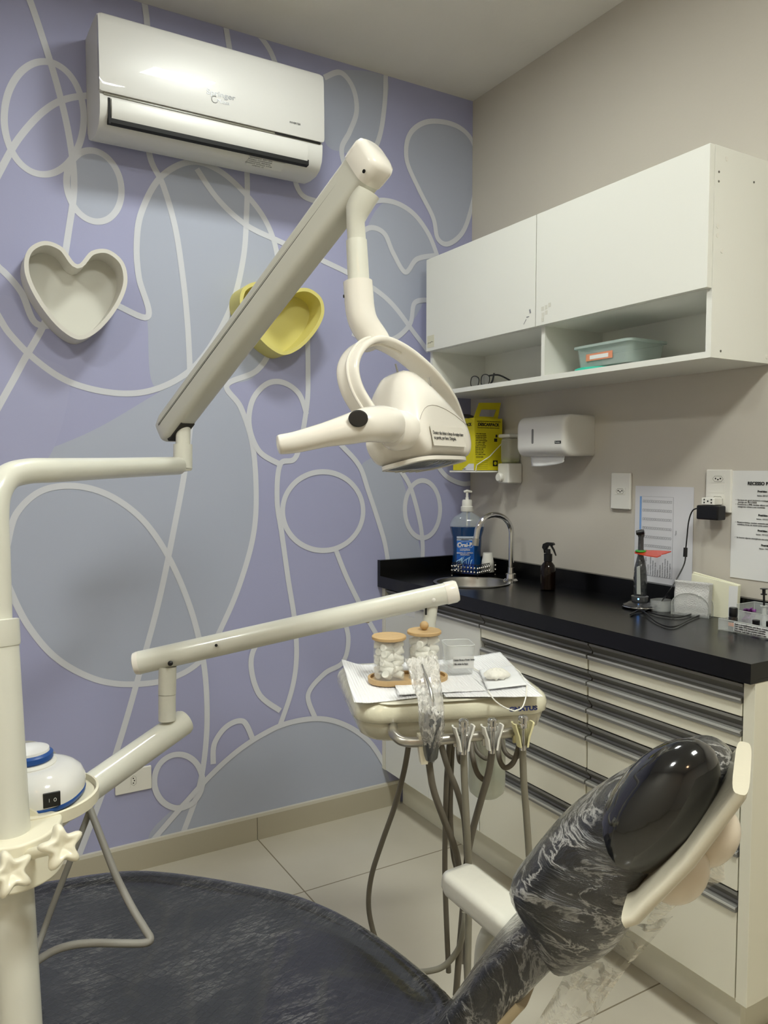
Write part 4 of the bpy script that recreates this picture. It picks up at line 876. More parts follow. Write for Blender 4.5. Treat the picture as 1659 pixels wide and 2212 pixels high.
g = MB(); g.loft([tring2(s, z, .165, .27) for s, z in ((1.0, .8602), (.985, .8625), (.94, .8620))]); O('top_liner', g, mat('silicone_liner', 'D6D2C0', .4, coat=.3), e, ang=60)
text('brand_text', 'GNATUS', tp(.118, -.0135, .8415)-TV*.0015, TU, V((.05*TV.x, .05*TV.y, 1)), .0105, mat('navy_ink', '2B3568', .5), e, bold=.0006, sx=1.3)
# corner flap of the film at the back-right
# chrome rail
rl = cr([at(849, 1570, 1.38), at(850, 1584, 1.345), at(868, 1600, 1.325), at(905, 1603, 1.322), at(960, 1597, 1.33), at(1050, 1588, 1.35), at(1110, 1582, 1.365), at(1130, 1578, 1.40)], 6)
g = MB(); g.tube(rl, .0088, 20); O('handle_rail', g, mat('worn_chrome', 'B7B3AA', .3, metal=.9, noise=.2, nscale=60), e)
hose_m = mat('grey_hose', '6E685C', .5, noise=.06, nscale=20); hose_l = mat('light_grey_hose', '8B8779', .5)
iv = [ (1000, 1585, 1.335, whitep), (1062, 1583, 1.345, whitep), (1128, 1577, 1.36, mat('aged_ivory', 'D9D2A4', .4)) ]
for px, py, dd, mm in iv:
    c = at(px, py, dd-.008); up = Z; s = TU
    g = MB()
    for sg in (-1, 1):
        ring = []
        for a, z in ((.0095, -.027), (.0105, -.020), (.0125, -.008), (.0160, .002), (.0185, .010), (.0195, .0145)):
            p = []
            for q in range(7):
                th_ = -1.15+q*2.3/6; p.append(c+s*(sg*(a-.004+.0045*cos(th_)))+TV*(-.003+.011*sin(th_))+Z*z)
            for q in range(7):
                th_ = 1.15-q*2.3/6; p.append(c+s*(sg*(a-.0068+.0045*cos(th_)))+TV*(-.003+.0095*sin(th_))+Z*z)
            ring.append(p if sg > 0 else p[::-1])
        g.loft(ring)
    g.obox(c+TV*.008-Z*.008, s, TV, Z, .014, .003, .016)
    O('instrument_holder', g, mm, e, ang=60)
    g = MB(); k = .0068; g.lathe([(k*.8, -.034), (k*.85, -.012), (k*.7, -.008), (k*.7, .004), (k*1.25, .006), (k*1.25, .012), (k*1.1, .0135), (k*1.3, .0145), (k*1.3, .024), (k*.9, .0265), (k*.45, .027)], c-TV*.003, Z, 20); O('hose_connector', g, chrome, e)
c0 = at(915, 1598, 1.325); g = MB(); g.loft([[c0+TU*a+TV*b2+Z*z for a, b2 in ((-.010*s, -.008), (.010*s, -.008), (.010*s, .008), (-.010*s, .008))] for s, z in ((1, .01), (1, -.01), (.55, -.04))]); O('instrument_holder', g, ivory, e)
def hose(name, pts, r=.0062, m_=hose_m):
    P = cr([at(*p) for p in pts], 8); g = MB(); g.tube(P, r, 14); return O(name, g, m_, e)
hose('hose', [(925, 1632, 1.34), (935, 1700, 1.35), (957, 1765, 1.37), (980, 1825, 1.40), (990, 1868, 1.43), (1000, 1960, 1.47), (1008, 2080, 1.50), (1010, 2150, 1.5)])
hose('hose', [(1001, 1618, 1.34), (1004, 1700, 1.35), (1009, 1800, 1.37), (1013, 1900, 1.40), (1012, 2000, 1.42), (1010, 2120, 1.43)], m_=hose_l)
hose('hose', [(1064, 1612, 1.35), (1056, 1668, 1.36), (1040, 1725, 1.38), (1022, 1790, 1.40), (1010, 1850, 1.42), (1003, 1930, 1.45), (992, 2060, 1.47), (985, 2150, 1.47)])
hose('hose', [(1129, 1608, 1.365), (1131, 1680, 1.38), (1137, 1760, 1.40), (1143, 1850, 1.42), (1148, 1960, 1.44), (1148, 2050, 1.45)], m_=hose_l)
hose('hose', [(886, 1585, 1.44), (874, 1660, 1.46), (853, 1740, 1.50), (825, 1820, 1.53), (803, 1890, 1.55), (796, 1950, 1.56), (803, 2000, 1.56), (818, 2045, 1.55), (850, 2120, 1.53)], .0052)
hose('hose', [(972, 1590, 1.46), (965, 1680, 1.48), (962, 1780, 1.50), (961, 1880, 1.51), (964, 1980, 1.52), (969, 2100, 1.52)], .0052)
hose('hose', [(978, 1590, 1.48), (974, 1680, 1.49), (973, 1770, 1.50), (980, 1850, 1.52), (992, 1900, 1.53), (1000, 1980, 1.54), (1000, 2080, 1.54)], .0052)
hose('hose', [(950, 1600, 1.43), (968, 1660, 1.44), (988, 1710, 1.45), (1003, 1770, 1.46), (1009, 1850, 1.46)], .0058)
hose('hose', [(1078, 1592, 1.42), (1078, 1635, 1.40), (1090, 1658, 1.39), (1108, 1648, 1.38), (1119, 1618, 1.38), (1122, 1598, 1.39)], .0048)
hose('hose', [(1083, 1594, 1.43), (1090, 1622, 1.42), (1105, 1636, 1.41), (1118, 1634, 1.41), (1124, 1612, 1.41)], .0042)
hose('hose', [(1018, 1596, 1.42), (1020, 1630, 1.40), (1030, 1668, 1.39), (1045, 1684, 1.385), (1053, 1678, 1.38)], .0048)
hose('hose', [(1022, 1596, 1.43), (1030, 1622, 1.42), (1048, 1638, 1.41), (1062, 1636, 1.40)], .0042)
hose('hose', [(990, 1596, 1.40), (990, 1625, 1.38), (994, 1645, 1.37), (1001, 1640, 1.365), (1003, 1622, 1.37)], .0045)
hose('hose', [(880, 2100, 1.50), (925, 2098, 1.48), (960, 2086, 1.47), (990, 2050, 1.46), (1001, 2005, 1.45), (1004, 1970, 1.45)], .0055, hose_l)
# water bottle under the table
wc = at(1052, 1600, 1.50)
g = MB(); hh = .108; g.lathe([(.012, .012), (.034, .008), (.0355, .0), (.0355, -.085), (.033, -.098), (.024, -.1065), (.001, -.108)], wc, seg=36); O('water_bottle', g, frost, e)
# three-way syringe in its plastic sleeve
yc = at(932, 1548, 1.30); sa = (at(938, 1542, 1.295)-at(925, 1640, 1.335)).normalized()
e2 = empty('air_water_syringe', at(925, 1640, 1.335), 'grey three-way syringe inside a crumpled clear plastic sleeve, front of the instrument table', 'syringe')
gm = mat('syringe_grey', '7E8185', .25, metal=.7)
s0, s1 = at(927, 1640, 1.335), at(936, 1556, 1.300)
g = MB(); g.tube([s0, s0+(s1-s0)*.1, s0+(s1-s0)*.9, s1, s1+(s1-s0)*.12, s1+(s1-s0)*.2], [.009, .0145, .015, .0165, .015, .008], 24); O('syringe_handle', g, gm, e2)
for dx in (-6, 7):
    g = MB(); p = at(935+dx, 1541, 1.288); g.lathe([(.0046, -.008), (.0046, .0015), (.0036, .003), (.0002, .0032)], p, (CAMP-p), 14); O('syringe_button', g, mat('button_steel', '5F6266', .25, metal=.9), e2)
g = MB(); g.tube(cr([s1+Z*.006, at(932, 1500, 1.31), at(922, 1465, 1.33), at(912, 1435, 1.35)], 5), rads(16, [.007, .003, .0022, .002]), 10); O('syringe_tip', g, steel, e2)
slv = [((875, 1425), (938, 1416), 1.36), ((884, 1452), (949, 1440), 1.35), ((892, 1482), (952, 1478), 1.335), ((903, 1508), (957, 1510), 1.315), ((905, 1535), (960, 1540), 1.30), ((905, 1565), (960, 1570), 1.305), ((912, 1600), (955, 1598), 1.315), ((918, 1622), (945, 1622), 1.33), ((928, 1646), (938, 1646), 1.34)]
g = MB(); nr = 36; rings = []
K = 26
for i in range(K+1):
    t = i/K*(len(slv)-1); k = min(int(t), len(slv)-2); f = t-k; a, b2 = slv[k], slv[k+1]
    lx = a[0][0]+(b2[0][0]-a[0][0])*f; ly = a[0][1]+(b2[0][1]-a[0][1])*f; rx = a[1][0]+(b2[1][0]-a[1][0])*f; ry = a[1][1]+(b2[1][1]-a[1][1])*f; dd = a[2]+(b2[2]-a[2])*f
    c = at((lx+rx)/2, (ly+ry)/2, dd); wv = (at(rx, ry, dd)-at(lx, ly, dd))/2; hw2 = wv.length; wv.normalize()
    th = .0045 if i < 9 else min(hw2, .019) if i > 11 else .0045+(i-8)*.004
    rings.append([c+wv*(hw2*cos(2*pi*j/nr)*(1+.05*sin(j*3+i*1.3)))+cf*(th*sin(2*pi*j/nr)+.0032*sin(j*1.7+i*.9)+.0022*sin(j*4.1-i*1.7))+cu*(.003*sin(j*2.3+i)) for j in range(nr)])
g.loft(rings, cap=False)
film = bpy.data.materials.new('plastic_sleeve'); film.use_nodes = True; nt = film.node_tree; bs = nt.nodes['Principled BSDF']
bs.inputs['Base Color'].default_value = srgb('EDEBE6'); bs.inputs['Roughness'].default_value = .15; bs.inputs['Coat Weight'].default_value = .8
def film_alpha(nt, bs, lo, hi, scale, st=(1,1,1), dist=2, bumps=.4):
    tc = nt.nodes.new('ShaderNodeTexCoord'); mp = nt.nodes.new('ShaderNodeMapping'); mp.inputs['Scale'].default_value = st; n = nt.nodes.new('ShaderNodeTexNoise')
    n.inputs['Scale'].default_value = scale; n.inputs['Detail'].default_value = 6; n.inputs['Distortion'].default_value = dist; n.inputs['Roughness'].default_value = .6
    sb = nt.nodes.new('ShaderNodeMath'); sb.operation = 'SUBTRACT'; nt.links.new(n.outputs[0], sb.inputs[0]); sb.inputs[1].default_value = .5
    ab = nt.nodes.new('ShaderNodeMath'); ab.operation = 'ABSOLUTE'; nt.links.new(sb.outputs[0], ab.inputs[0])
    mr = nt.nodes.new('ShaderNodeMapRange'); mr.inputs[1].default_value = 0; mr.inputs[2].default_value = .06; mr.inputs[3].default_value = hi; mr.inputs[4].default_value = lo
    nt.links.new(tc.outputs['Object'], mp.inputs[0]); nt.links.new(mp.outputs[0], n.inputs[0]); nt.links.new(ab.outputs[0], mr.inputs[0]); nt.links.new(mr.outputs[0], bs.inputs['Alpha'])
    bp = nt.nodes.new('ShaderNodeBump'); bp.inputs['Strength'].default_value = bumps; bp.inputs['Distance'].default_value = .004; nt.links.new(n.outputs[0], bp.inputs['Height']); nt.links.new(bp.outputs[0], bs.inputs['Normal']); nt.links.new(bp.outputs[0], bs.inputs['Coat Normal'])
film_alpha(nt, bs, .38, .85, 14)
O('plastic_sleeve', g, film, e2, ang=30)
# ------------------------------------------------------------------ things on the instrument table
LZ = .8634
def bib(name, corners, lab, zb, seedv, lift=.0, drop=None):
    P = [on(px, py, Z=zb) for px, py in corners]; n = 30
    def f(u, v):
        p = (P[0]*(1-u)+P[1]*u)*(1-v)+(P[3]*(1-u)+P[2]*u)*v
        z = .0007*(1+hnoise(u*2, v*2, seedv))
        if drop: z += drop(u, v)
        return V((p.x, p.y, p.z+z))
    g = MB(); g.grid(f, n, n, True); return O(name, g, bibm, label=lab, cat='paper bib', group='paper bibs on the instrument table', solid=.0006)
bib('paper_bib', [(738, 1440), (962, 1425), (975, 1500), (765, 1523)], 'ribbed white paper bib curling over the left edge of the instrument table', LZ, 1, drop=lambda u, v: .010*max(0, 1-u*5)*(1-v) + .004*max(0, 1-u*7))
bib('paper_bib', [(935, 1432), (1080, 1409), (1173, 1506), (960, 1506)], 'ribbed white paper bib under the clear cup, covering the right half of the instrument table', LZ+.0025, 4)
bib('paper_bib', [(850, 1470), (1020, 1458), (1050, 1492), (860, 1502)], 'white paper bib lying in the middle of the table front, behind the sleeved syringe', LZ+.005, 2)
# bamboo tray
bc2 = on(881, 1462, Z=.874); bu = (on(963, 1458, Z=.874)-on(799, 1465, Z=.874)).normalized(); bv = V((-bu.y, bu.x, 0))
def stad(L2, R, z, n=12):
    return [bc2+bu*((L2-R)+R*cos(a))+bv*(R*sin(a))+Z*(z-bc2.z) for a in [-pi/2+pi*i/n for i in range(n+1)]]+[bc2+bu*(-(L2-R)+R*cos(a))+bv*(R*sin(a))+Z*(z-bc2.z) for a in [pi/2+pi*i/n for i in range(n+1)]]
BZ = .8665
g = MB(); g.loft([stad(.077, .0375, BZ), stad(.078, .0385, BZ+.002), stad(.078, .0385, BZ+.010), stad(.0735, .034, BZ+.010), stad(.0735, .034, BZ+.004)]); O('bamboo_tray', g, bamboo, label='oval bamboo tray carrying the two cotton jars', cat='tray', ang=40)
jarg = mat('jar_glass', 'F0F2EF', .03, alpha=.14, coat=.6)
def cot_roll(c, a, r, l):
    g = MB(); a = V(a).normalized(); g.lathe([(r*.3, -l/2+.0008), (r*.85, -l/2), (r, -l/2+.0012), (r*1.02, 0), (r, l/2-.0012), (r*.85, l/2), (r*.3, l/2-.0008)], (0,0,0), (0,0,1), 14)
    return g
proto = None
def jar(jx, h, lab, knob, rolls, grp, rl_lab):
    global proto
    c = bc2+bu*jx; c.z = BZ+.0045; R = .0305
    e = empty('glass_jar', c, lab, 'jar')
    g = MB(); g.lathe([(R, .0005), (R, h), (R-.0018, h), (R-.0018, .003), (.001, .0025)], c, seg=40, cap=True); O('jar_body', g, jarg, e)
    g = MB(); g.lathe([(R+.0012, h+.0004), (R+.0026, h+.0016), (R+.0026, h+.006), (R+.0012, h+.0074)], c, seg=40); ld = O('jar_lid', g, bamboo, e)
    if knob: g = MB(); g.lathe([(.001, h+.0075), (.0045, h+.0085), (.0078, h+.0125), (.0088, h+.0165), (.0078, h+.0205), (.0045, h+.0238), (.0005, h+.025)], c, seg=24); O('lid_knob', g, bamboo, ld)
    rnd_ = random.Random(int(h*1e5)); z = c.z+.0085; k = 0
    for ly in range(6):
        for q in range(4):
            if ly*4+q >= rolls: break
            a = rnd_.choice([.3, .6, 2.2, 2.6])+rnd_.uniform(-.3, .3); off = [(-.5, -.5), (.5, -.5), (-.5, .5), (.5, .5)][q]
            rr, ll = .0072, .0255
            p = c+V((off[0]*.0225, off[1]*.0225, .0105+ly*(h-.020)/5.4+rnd_.random()*.002))
            tilt = rnd_.uniform(-.5, .5); ax_ = V((cos(a), sin(a), tilt)).normalized()
            if proto is None:
                g = cot_roll(None, (0,0,1), rr, ll); proto = O('cotton_roll', g, cotton, label=rl_lab, cat='cotton roll', group=grp); o = proto
                me = o.data; dz = o.location.z
                for v in me.vertices: v.co.z += dz
            else: o = proto.copy(); COL.objects.link(o); o['label'] = rl_lab; o['group'] = grp
            M = ax_.to_track_quat('Z', 'Y').to_matrix().to_4x4(); M.translation = p; o.matrix_world = M
jar(-.037, .078, 'round glass jar with flat bamboo lid, left on the oval bamboo tray', False, 24, 'cotton rolls in the flat-lidded jar', 'white cotton roll inside the glass jar with the flat bamboo lid')
jar(.032, .086, 'round glass jar with knobbed bamboo lid, right on the oval bamboo tray', True, 24, 'cotton rolls in the knob-lidded jar', 'white cotton roll inside the glass jar with the knobbed bamboo lid')
# clear cup
cc = on(989, 1452, Z=.8675); e = empty('clear_cup', cc, 'square clear plastic cup with a printed label on the instrument table', 'cup')
def sq(h2, z, R=.009, n=6):
    out = []
    for q, (sx, sy) in enumerate(((1,1),(-1,1),(-1,-1),(1,-1))):
        for i in range(n+1):
            a = q*pi/2+i*pi/2/n; out.append(cc+bu*(sx*(h2-R)+R*cos(a))+bv*(sy*(h2-R)+R*sin(a))+Z*z)
    return out
g = MB(); g.loft([sq(.024, .0003), sq(.0265, .003), sq(.0285, .060), sq(.027, .060), sq(.025, .004)]); O('cup_body', g, mat('cup_plastic', 'E9ECEA', .05, alpha=.22, coat=.7), e, ang=50)
g = MB(); P = sq(.0283, .0602); g.tube(P, .0009, 6, closed=True); O('cup_rim', g, mat('cup_rim', 'F2F4F2', .1, alpha=.75), e)
fcc = cc-bv*.0282; g = MB(); g.obox(fcc+Z*.027+bu*.004, bu, Z, bv, .021, .012, .0002); O('cup_label', g, mat('clear_label', 'E6E6E4', .4, alpha=.75), e, smooth=False)
text('cup_text', 'Colocar Brocas e Pontas Usadas', fcc+Z*.032+bu*.005-bv*.0008, bu, Z, .0052, ink, e, sx=.62, bold=.0001); text('cup_text', 'Não retirar do frasco', fcc+Z*.024-bu*.001-bv*.0008, bu, Z, .0052, ink, e, sx=.62, bold=.0001)
# mask + cotton
mp_ = [on(1035, 1450, Z=.869), on(1108, 1440, Z=.869), on(1140, 1482, Z=.869), on(1052, 1492, Z=.869)]
e = empty('face_mask', mp_[3], 'white pleated face mask with ear loops lying on the right paper bib', 'mask')
g = MB()
g.grid(lambda u, v: (mp_[0]*(1-u)+mp_[1]*u)*(1-v)+(mp_[3]*(1-u)+mp_[2]*u)*v+Z*(.002+.006*sin(pi*u)*sin(pi*v)+.0012*abs(sin(v*12))), 16, 24, True); O('mask_cloth', g, mat('mask_cloth', 'E9EAEC', .85), e, solid=.0012)
for P in ([(1054, 1491), (1068, 1512), (1090, 1528), (1112, 1536)], [(1112, 1536), (1128, 1528), (1136, 1505), (1138, 1482)], [(1035, 1450), (1010, 1438), (985, 1440)], [(1108, 1440), (1125, 1455), (1136, 1478)]):
    g = MB(); g.tube(cr([on(a, b2, Z=.871 if b2 < 1508 else .8655) for a, b2 in P], 6), .0012, 6); O('ear_loop', g, cotton, e)
cw = on(1073, 1455, Z=.885); g = MB()
g.loft([[cw+V((.026*s*cos(2*pi*j/26)*(1+.16*sin(3*j+i)), .020*s*sin(2*pi*j/26)*(1+.14*cos(4*j+i)), -.008+.016*z+.0015*sin(j*2.1+i))) for j in range(26)] for i, (s, z) in enumerate(((.3, -.0), (.8, .05), (1, .3), (.95, .6), (.7, .9), (.35, 1.05), (.05, 1.08)))]); O('cotton_wad', g, cotton, label='torn tuft of white cotton resting on the face mask', cat='cotton', ang=80)
# ------------------------------------------------------------------ side tray with the scaler unit, clamped on the pole
tcn = at(80, 1722, 1.27); tcn_z = tcn.z
e = empty('clamp_shelf', tcn, 'cream round-ended shelf clamped to the pole with two star knobs', 'bracket shelf')
su = (at(205, 1712, 1.27)-tcn); su.z = 0; SL = su.length; su.normalize(); sv = V((-su.y, su.x, 0))
def ov(a, b2, z, n=48): return [tcn+su*(a*cos(2*pi*i/n))+sv*(b2*sin(2*pi*i/n))+Z*z for i in range(n)]
g = MB(); g.loft([ov(SL-.006, .094, -.016), ov(SL, .100, -.012), ov(SL, .100, .006), ov(SL-.004, .096, .007), ov(SL-.005, .095, -.003)], cap=True); O('shelf_tray', g, ivory, e, ang=50)
pc = pole(1862); pax = -pd_
sh = pc+pax*.03
pr = cr_*1; pr.z = 0; pr.normalize(); pf = V((cf.x, cf.y, 0)).normalized()
cl = [pc+pr*a+pf*b2 for a, b2 in ((-.05,-.02),(-.02,-.052),(.025,-.05),(.055,-.02),(.062,.02),(.05,.06),(.015,.07),(-.03,.05),(-.052,.02))]
cl2 = cr(cl, 5, True)
g = MB(); g.loft([[p+pax*h for p in cl2] for h in (-.026, .040)]); O('clamp_block', g, ivory, e, bevel=.004)
g = MB(); g.loft([[p+Z*z for p in (pc+pr*.045+pf*.0, pc+pr*.0+pf*.05, tcn-su*.02+sv*.05, tcn+su*.04-sv*.05)] for z in (0, .001)]) 
g = MB(); g.tube([pc+pf*.045+pax*.03, V((tcn.x, tcn.y, tcn.z-.020))], [.022, .022], 16); O('shelf_bracket', g, ivory, e)
def star(c, n_, rot, lab=None):
    n_ = V(n_).normalized(); x = Z.cross(n_).normalized(); y = n_.cross(x); N = 60
    def rg(s, h):
        out = []
        for i in range(N):
            a = 2*pi*i/N; am = .0075*min(1, s*1.05)**2; r = .0225*s+am*(cos(5*a)*.86+.14*cos(10*a)); out.append(c+x*(r*cos(a+rot))+y*(r*sin(a+rot))+n_*h)
        return out
    g = MB(); g.loft([rg(.6, -.012), rg(.88, -.0105), rg(1.0, -.006), rg(1.04, 0), rg(1.0, .006), rg(.88, .0105), rg(.72, .012), rg(.52, .0105), rg(.34, .0075), rg(.18, .0055), rg(.03, .005)]); O('star_knob', g, mat('knob_ivory', 'EAE4CE', .3, coat=.2), e, ang=70)
    tgt = pc+(c-pc).normalized()*.045; g = MB(); g.tube([c-n_*.008, tgt], .008, 14); O('knob_stem', g, ivory, e)
k1 = at(132, 1829, 1.055); k2 = at(22, 1886, 1.03)
star(k1, (CAMP-k1)+cr_*.55, .35); star(k2, (CAMP-k2)+cr_*.35, .5)
# scaler unit
e = empty('ultrasonic_scaler', tcn, 'white and blue dental scaler with black switch, on the clamp shelf beside the pole', 'dental scaler')
sc0 = at(78, 1716, 1.27); sc0.z = tcn.z-.002
def ub(sx, sy, z, n=44, k=.8):
    return [sc0+su*(sx*math.copysign(abs(cos(2*pi*j/n))**k, cos(2*pi*j/n)))+sv*(sy*math.copysign(abs(sin(2*pi*j/n))**k, sin(2*pi*j/n)))+Z*z for j in range(n)]
g = MB(); g.loft([ub(.066, .068, 0), ub(.072, .074, .003), ub(.073, .075, .009), ub(.071, .073, .011)]); O('blue_base', g, blue_pl, e, ang=60)
g = MB(); g.loft([ub(.0715, .0735, .0095), ub(.073, .075, .018), ub(.072, .074, .030), ub(.066, .068, .043), ub(.055, .058, .052), ub(.047, .05, .056), ub(.040, .042, .058)]); O('housing', g, mat('glossy_white', 'ECEBE8', .15, coat=.6), e, ang=70)
dc = sc0-su*.012
def lz(prof): return [(r, z) for r, z in prof]
g = MB(); g.lathe([(.043, .054), (.044, .060), (.040, .064)], dc, seg=40); O('dial_seat', g, whitep, e)
g = MB(); g.lathe([(.036, .0642), (.0385, .067), (.0385, .0745), (.034, .078)], dc, seg=40); O('dial_ring', g, blue_pl, e)
g = MB(); g.lathe([(.0335, .0782), (.0325, .082), (.02, .0845), (.001, .085)], dc, seg=40); O('dial_top', g, mat('glossy_white', 'ECEBE8', .15), e)
swp = at(111, 1716, 1.2); sn = (CAMP-sc0); sn.z = 0; sn = (sn.normalized()+cr_*.12).normalized(); sn.z = 0; sn.normalize(); sr = Z.cross(sn).normalized()
swc = sc0+sn*.0778+sr*.014+Z*.024
g = MB(); g.obox(swc, sr, Z, sn, .0125, .0115, .002); sw = O('rocker_switch', g, dark, e, bevel=.001)
g = MB(); g.tube([swc+sn*.0026+sr*(.0045+.0018*cos(a*pi/6))+Z*(.0026*sin(a*pi/6)) for a in range(12)], .0004, 5, closed=True); g.obox(swc+sn*.0026-sr*.004, Z, sr, sn, .0026, .0003, .0003); O('switch_marks', g, paper, sw)
# cables of the scaler
def cable(name, pts, r, lab, m_=mat('cable_grey', '8E8B84', .5)):
    g = MB(); g.tube(cr([at(*p) for p in pts], 8), r, 12); return O(name, g, m_, label=lab, cat='cable')
cable('scaler_cable', [(40, 1612, 1.32), (60, 1608, 1.34), (85, 1613, 1.355), (112, 1630, 1.37), (135, 1652, 1.385), (160, 1685, 1.40), (185, 1725, 1.40), (205, 1775, 1.385), (228, 1835, 1.36), (252, 1895, 1.33), (285, 1960, 1.30), (312, 2005, 1.28), (325, 2028, 1.27), (312, 2037, 1.265), (270, 2038, 1.26), (200, 2037, 1.25), (150, 2043, 1.24), (110, 2057, 1.23), (70, 2085, 1.215), (30, 2130, 1.21)], .0062, 'long grey cable looping from the scaler down over the black seat')
cable('scaler_cable', [(196, 1745, 1.40), (185, 1775, 1.40), (165, 1825, 1.39), (140, 1890, 1.38), (118, 1945, 1.37), (98, 2000, 1.36), (80, 2050, 1.34), (60, 2100, 1.32)], .0055, 'shorter grey cable falling behind the star knob and beside the pole')
# ------------------------------------------------------------------ dental chair
ca = V((.547, -.837, 0)).normalized(); clt = V((.837, .547, 0)).normalized()
SZ = .415
e = empty('dental_chair', V((-1.45, -1.55, 0)), 'black quilted dental chair wrapped in clear plastic film, with raised headrest and white armrest', 'dental chair')
# quilted, film-covered upholstery
def upholstery(name, quilt, streak, col='1B1C20', streak_scale=5, st=(1,1,1), rot=(0,0,0), lo=.62, hi=.9):
    m = bpy.data.materials.new(name); m.use_nodes = True; nt = m.node_tree; b = nt.nodes['Principled BSDF']; N = nt.nodes.new; Lk = nt.links.new
    b.inputs['Roughness'].default_value = .32; b.inputs['Coat Weight'].default_value = 1; b.inputs['Coat Roughness'].default_value = .05
    tc = N('ShaderNodeTexCoord'); mp = N('ShaderNodeMapping'); mp.inputs['Scale'].default_value = st; mp.inputs['Rotation'].default_value = rot; Lk(tc.outputs['Object'], mp.inputs[0])
    n = N('ShaderNodeTexNoise'); n.inputs['Scale'].default_value = streak_scale; n.inputs['Detail'].default_value = 7; n.inputs['Roughness'].default_value = .62; n.inputs['Distortion'].default_value = .6; Lk(mp.outputs[0], n.inputs[0])
    msk = N('ShaderNodeTexNoise'); msk.inputs['Scale'].default_value = 7; Lk(tc.outputs['Object'], msk.inputs[0])
    sb = N('ShaderNodeMath'); sb.operation = 'SUBTRACT'; Lk(n.outputs[0], sb.inputs[0]); sb.inputs[1].default_value = .5
    ab = N('ShaderNodeMath'); ab.operation = 'ABSOLUTE'; Lk(sb.outputs[0], ab.inputs[0])
    mr = N('ShaderNodeMapRange'); mr.inputs[1].default_value = .0; mr.inputs[2].default_value = .035; mr.inputs[3].default_value = 1; mr.inputs[4].default_value = 0; Lk(ab.outputs[0], mr.inputs[0])
    mm = N('ShaderNodeMapRange'); mm.inputs[1].default_value = .40; mm.inputs[2].default_value = .62; Lk(msk.outputs[0], mm.inputs[0])
    ml = N('ShaderNodeMath'); ml.operation = 'MULTIPLY'; Lk(mr.outputs[0], ml.inputs[0]); Lk(mm.outputs[0], ml.inputs[1])
    m2 = N('ShaderNodeMath'); m2.operation = 'MULTIPLY'; Lk(ml.outputs[0], m2.inputs[0]); m2.inputs[1].default_value = streak
    base = N('ShaderNodeMix'); base.data_type = 'RGBA'; base.inputs[6].default_value = srgb(col); base.inputs[7].default_value = srgb('C9C7C2'); Lk(m2.outputs[0], base.inputs[0])
    bp = N('ShaderNodeBump'); bp.inputs['Strength'].default_value = .9; bp.inputs['Distance'].default_value = .012; Lk(n.outputs[0], bp.inputs['Height'])
    out = base.outputs[2]
    if quilt:
        m3 = N('ShaderNodeMapping'); m3.inputs['Rotation'].default_value = (0, 0, math.atan2(ca.y, ca.x)*-1); m3.inputs['Scale'].default_value = (1, 1, 1); Lk(tc.outputs['Object'], m3.inputs[0])
        br = N('ShaderNodeTexBrick'); br.offset = 0; br.inputs['Scale'].default_value = 1; br.inputs['Brick Width'].default_value = quilt; br.inputs['Row Height'].default_value = quilt; br.inputs['Mortar Size'].default_value = quilt*.07; br.inputs['Mortar Smooth'].default_value = 1
        Lk(m3.outputs[0], br.inputs[0]); mq = N('ShaderNodeMix'); mq.data_type = 'RGBA'; Lk(br.outputs['Fac'], mq.inputs[0]); Lk(out, mq.inputs[6]); mq.inputs[7].default_value = srgb('26272B'); out = mq.outputs[2]
        bq = N('ShaderNodeBump'); bq.inputs['Strength'].default_value = .5; bq.inputs['Distance'].default_value = .002; Lk(br.outputs['Fac'], bq.inputs['Height']); Lk(bp.outputs[0], bq.inputs['Normal']); Lk(bq.outputs[0], b.inputs['Normal'])
        bp.inputs['Strength'].default_value = .15
    else: Lk(bp.outputs[0], b.inputs['Normal']); Lk(bp.outputs[0], b.inputs['Coat Normal'])
    Lk(out, b.inputs['Base Color']); return m
seatm = upholstery('quilted_black_seat', .0125, .30, '151618', 12, (1.2, 9, 1), (0, 0, .3))
padm = upholstery('film_wrapped_black_pad', 0, .8, '121315', 13, (1, 1, 3.2))
backm = upholstery('film_wrapped_black_back', 0, .8, '151619', 16, (4, 1.2, 1.2), (0, .5, .9))
spx = [(-160, 1965), (-60, 1925), (80, 1902), (260, 1877), (400, 1884), (600, 1919), (700, 1951), (800, 2003), (930, 2102), (1000, 2190), (980, 2330), (800, 2460), (500, 2480), (280, 2400), (150, 2270), (-60, 2250), (-180, 2100)]
so = cr([on(a, b2, Z=SZ) for a, b2 in spx], 5, True); sctr = V((sum(p.x for p in so)/len(so), sum(p.y for p in so)/len(so), SZ))
def sring(s, z): return [V((sctr.x+(p.x-sctr.x)*s, sctr.y+(p.y-sctr.y)*s, z)) for p in so]
g = MB(); g.loft([sring(.90, SZ-.085), sring(.96, SZ-.075), sring(.99, SZ-.05), sring(1, SZ-.02), sring(.993, SZ-.006), sring(.97, SZ), sring(.93, SZ+.001), sring(.90, SZ-.004), sring(.82, SZ-.010), sring(.6, SZ-.014), sring(.3, SZ-.016), sring(.02, SZ-.016)]); O('seat', g, seatm, e, ang=80)
# backrest
bk = cr([at(850, 2520, 1.24), at(925, 2330, 1.17), at(1012, 2205, 1.12), at(1100, 2085, 1.09), at(1200, 1980, 1.07), at(1290, 1890, 1.05)], 7)
rg = band(bk, clt, .075, .034, 36)
for i, r in enumerate(rg):
    c = bk[i]; s = 1-.25*max(0, 1-i/6)
    rg[i] = [c+(p-c)*s for p in r]
g = MB(); g.loft(rg); O('backrest', g, backm, e, ang=80)
g = MB(); sh_ = [p-Z*.036+clt*(-.012)-ca*-.012 for p in bk[8:24]]; g.loft(band(sh_, clt, .060, .010, 24)); O('back_shell', g, mat('back_shell_cream', 'B9A98A', .4), e, ang=70)
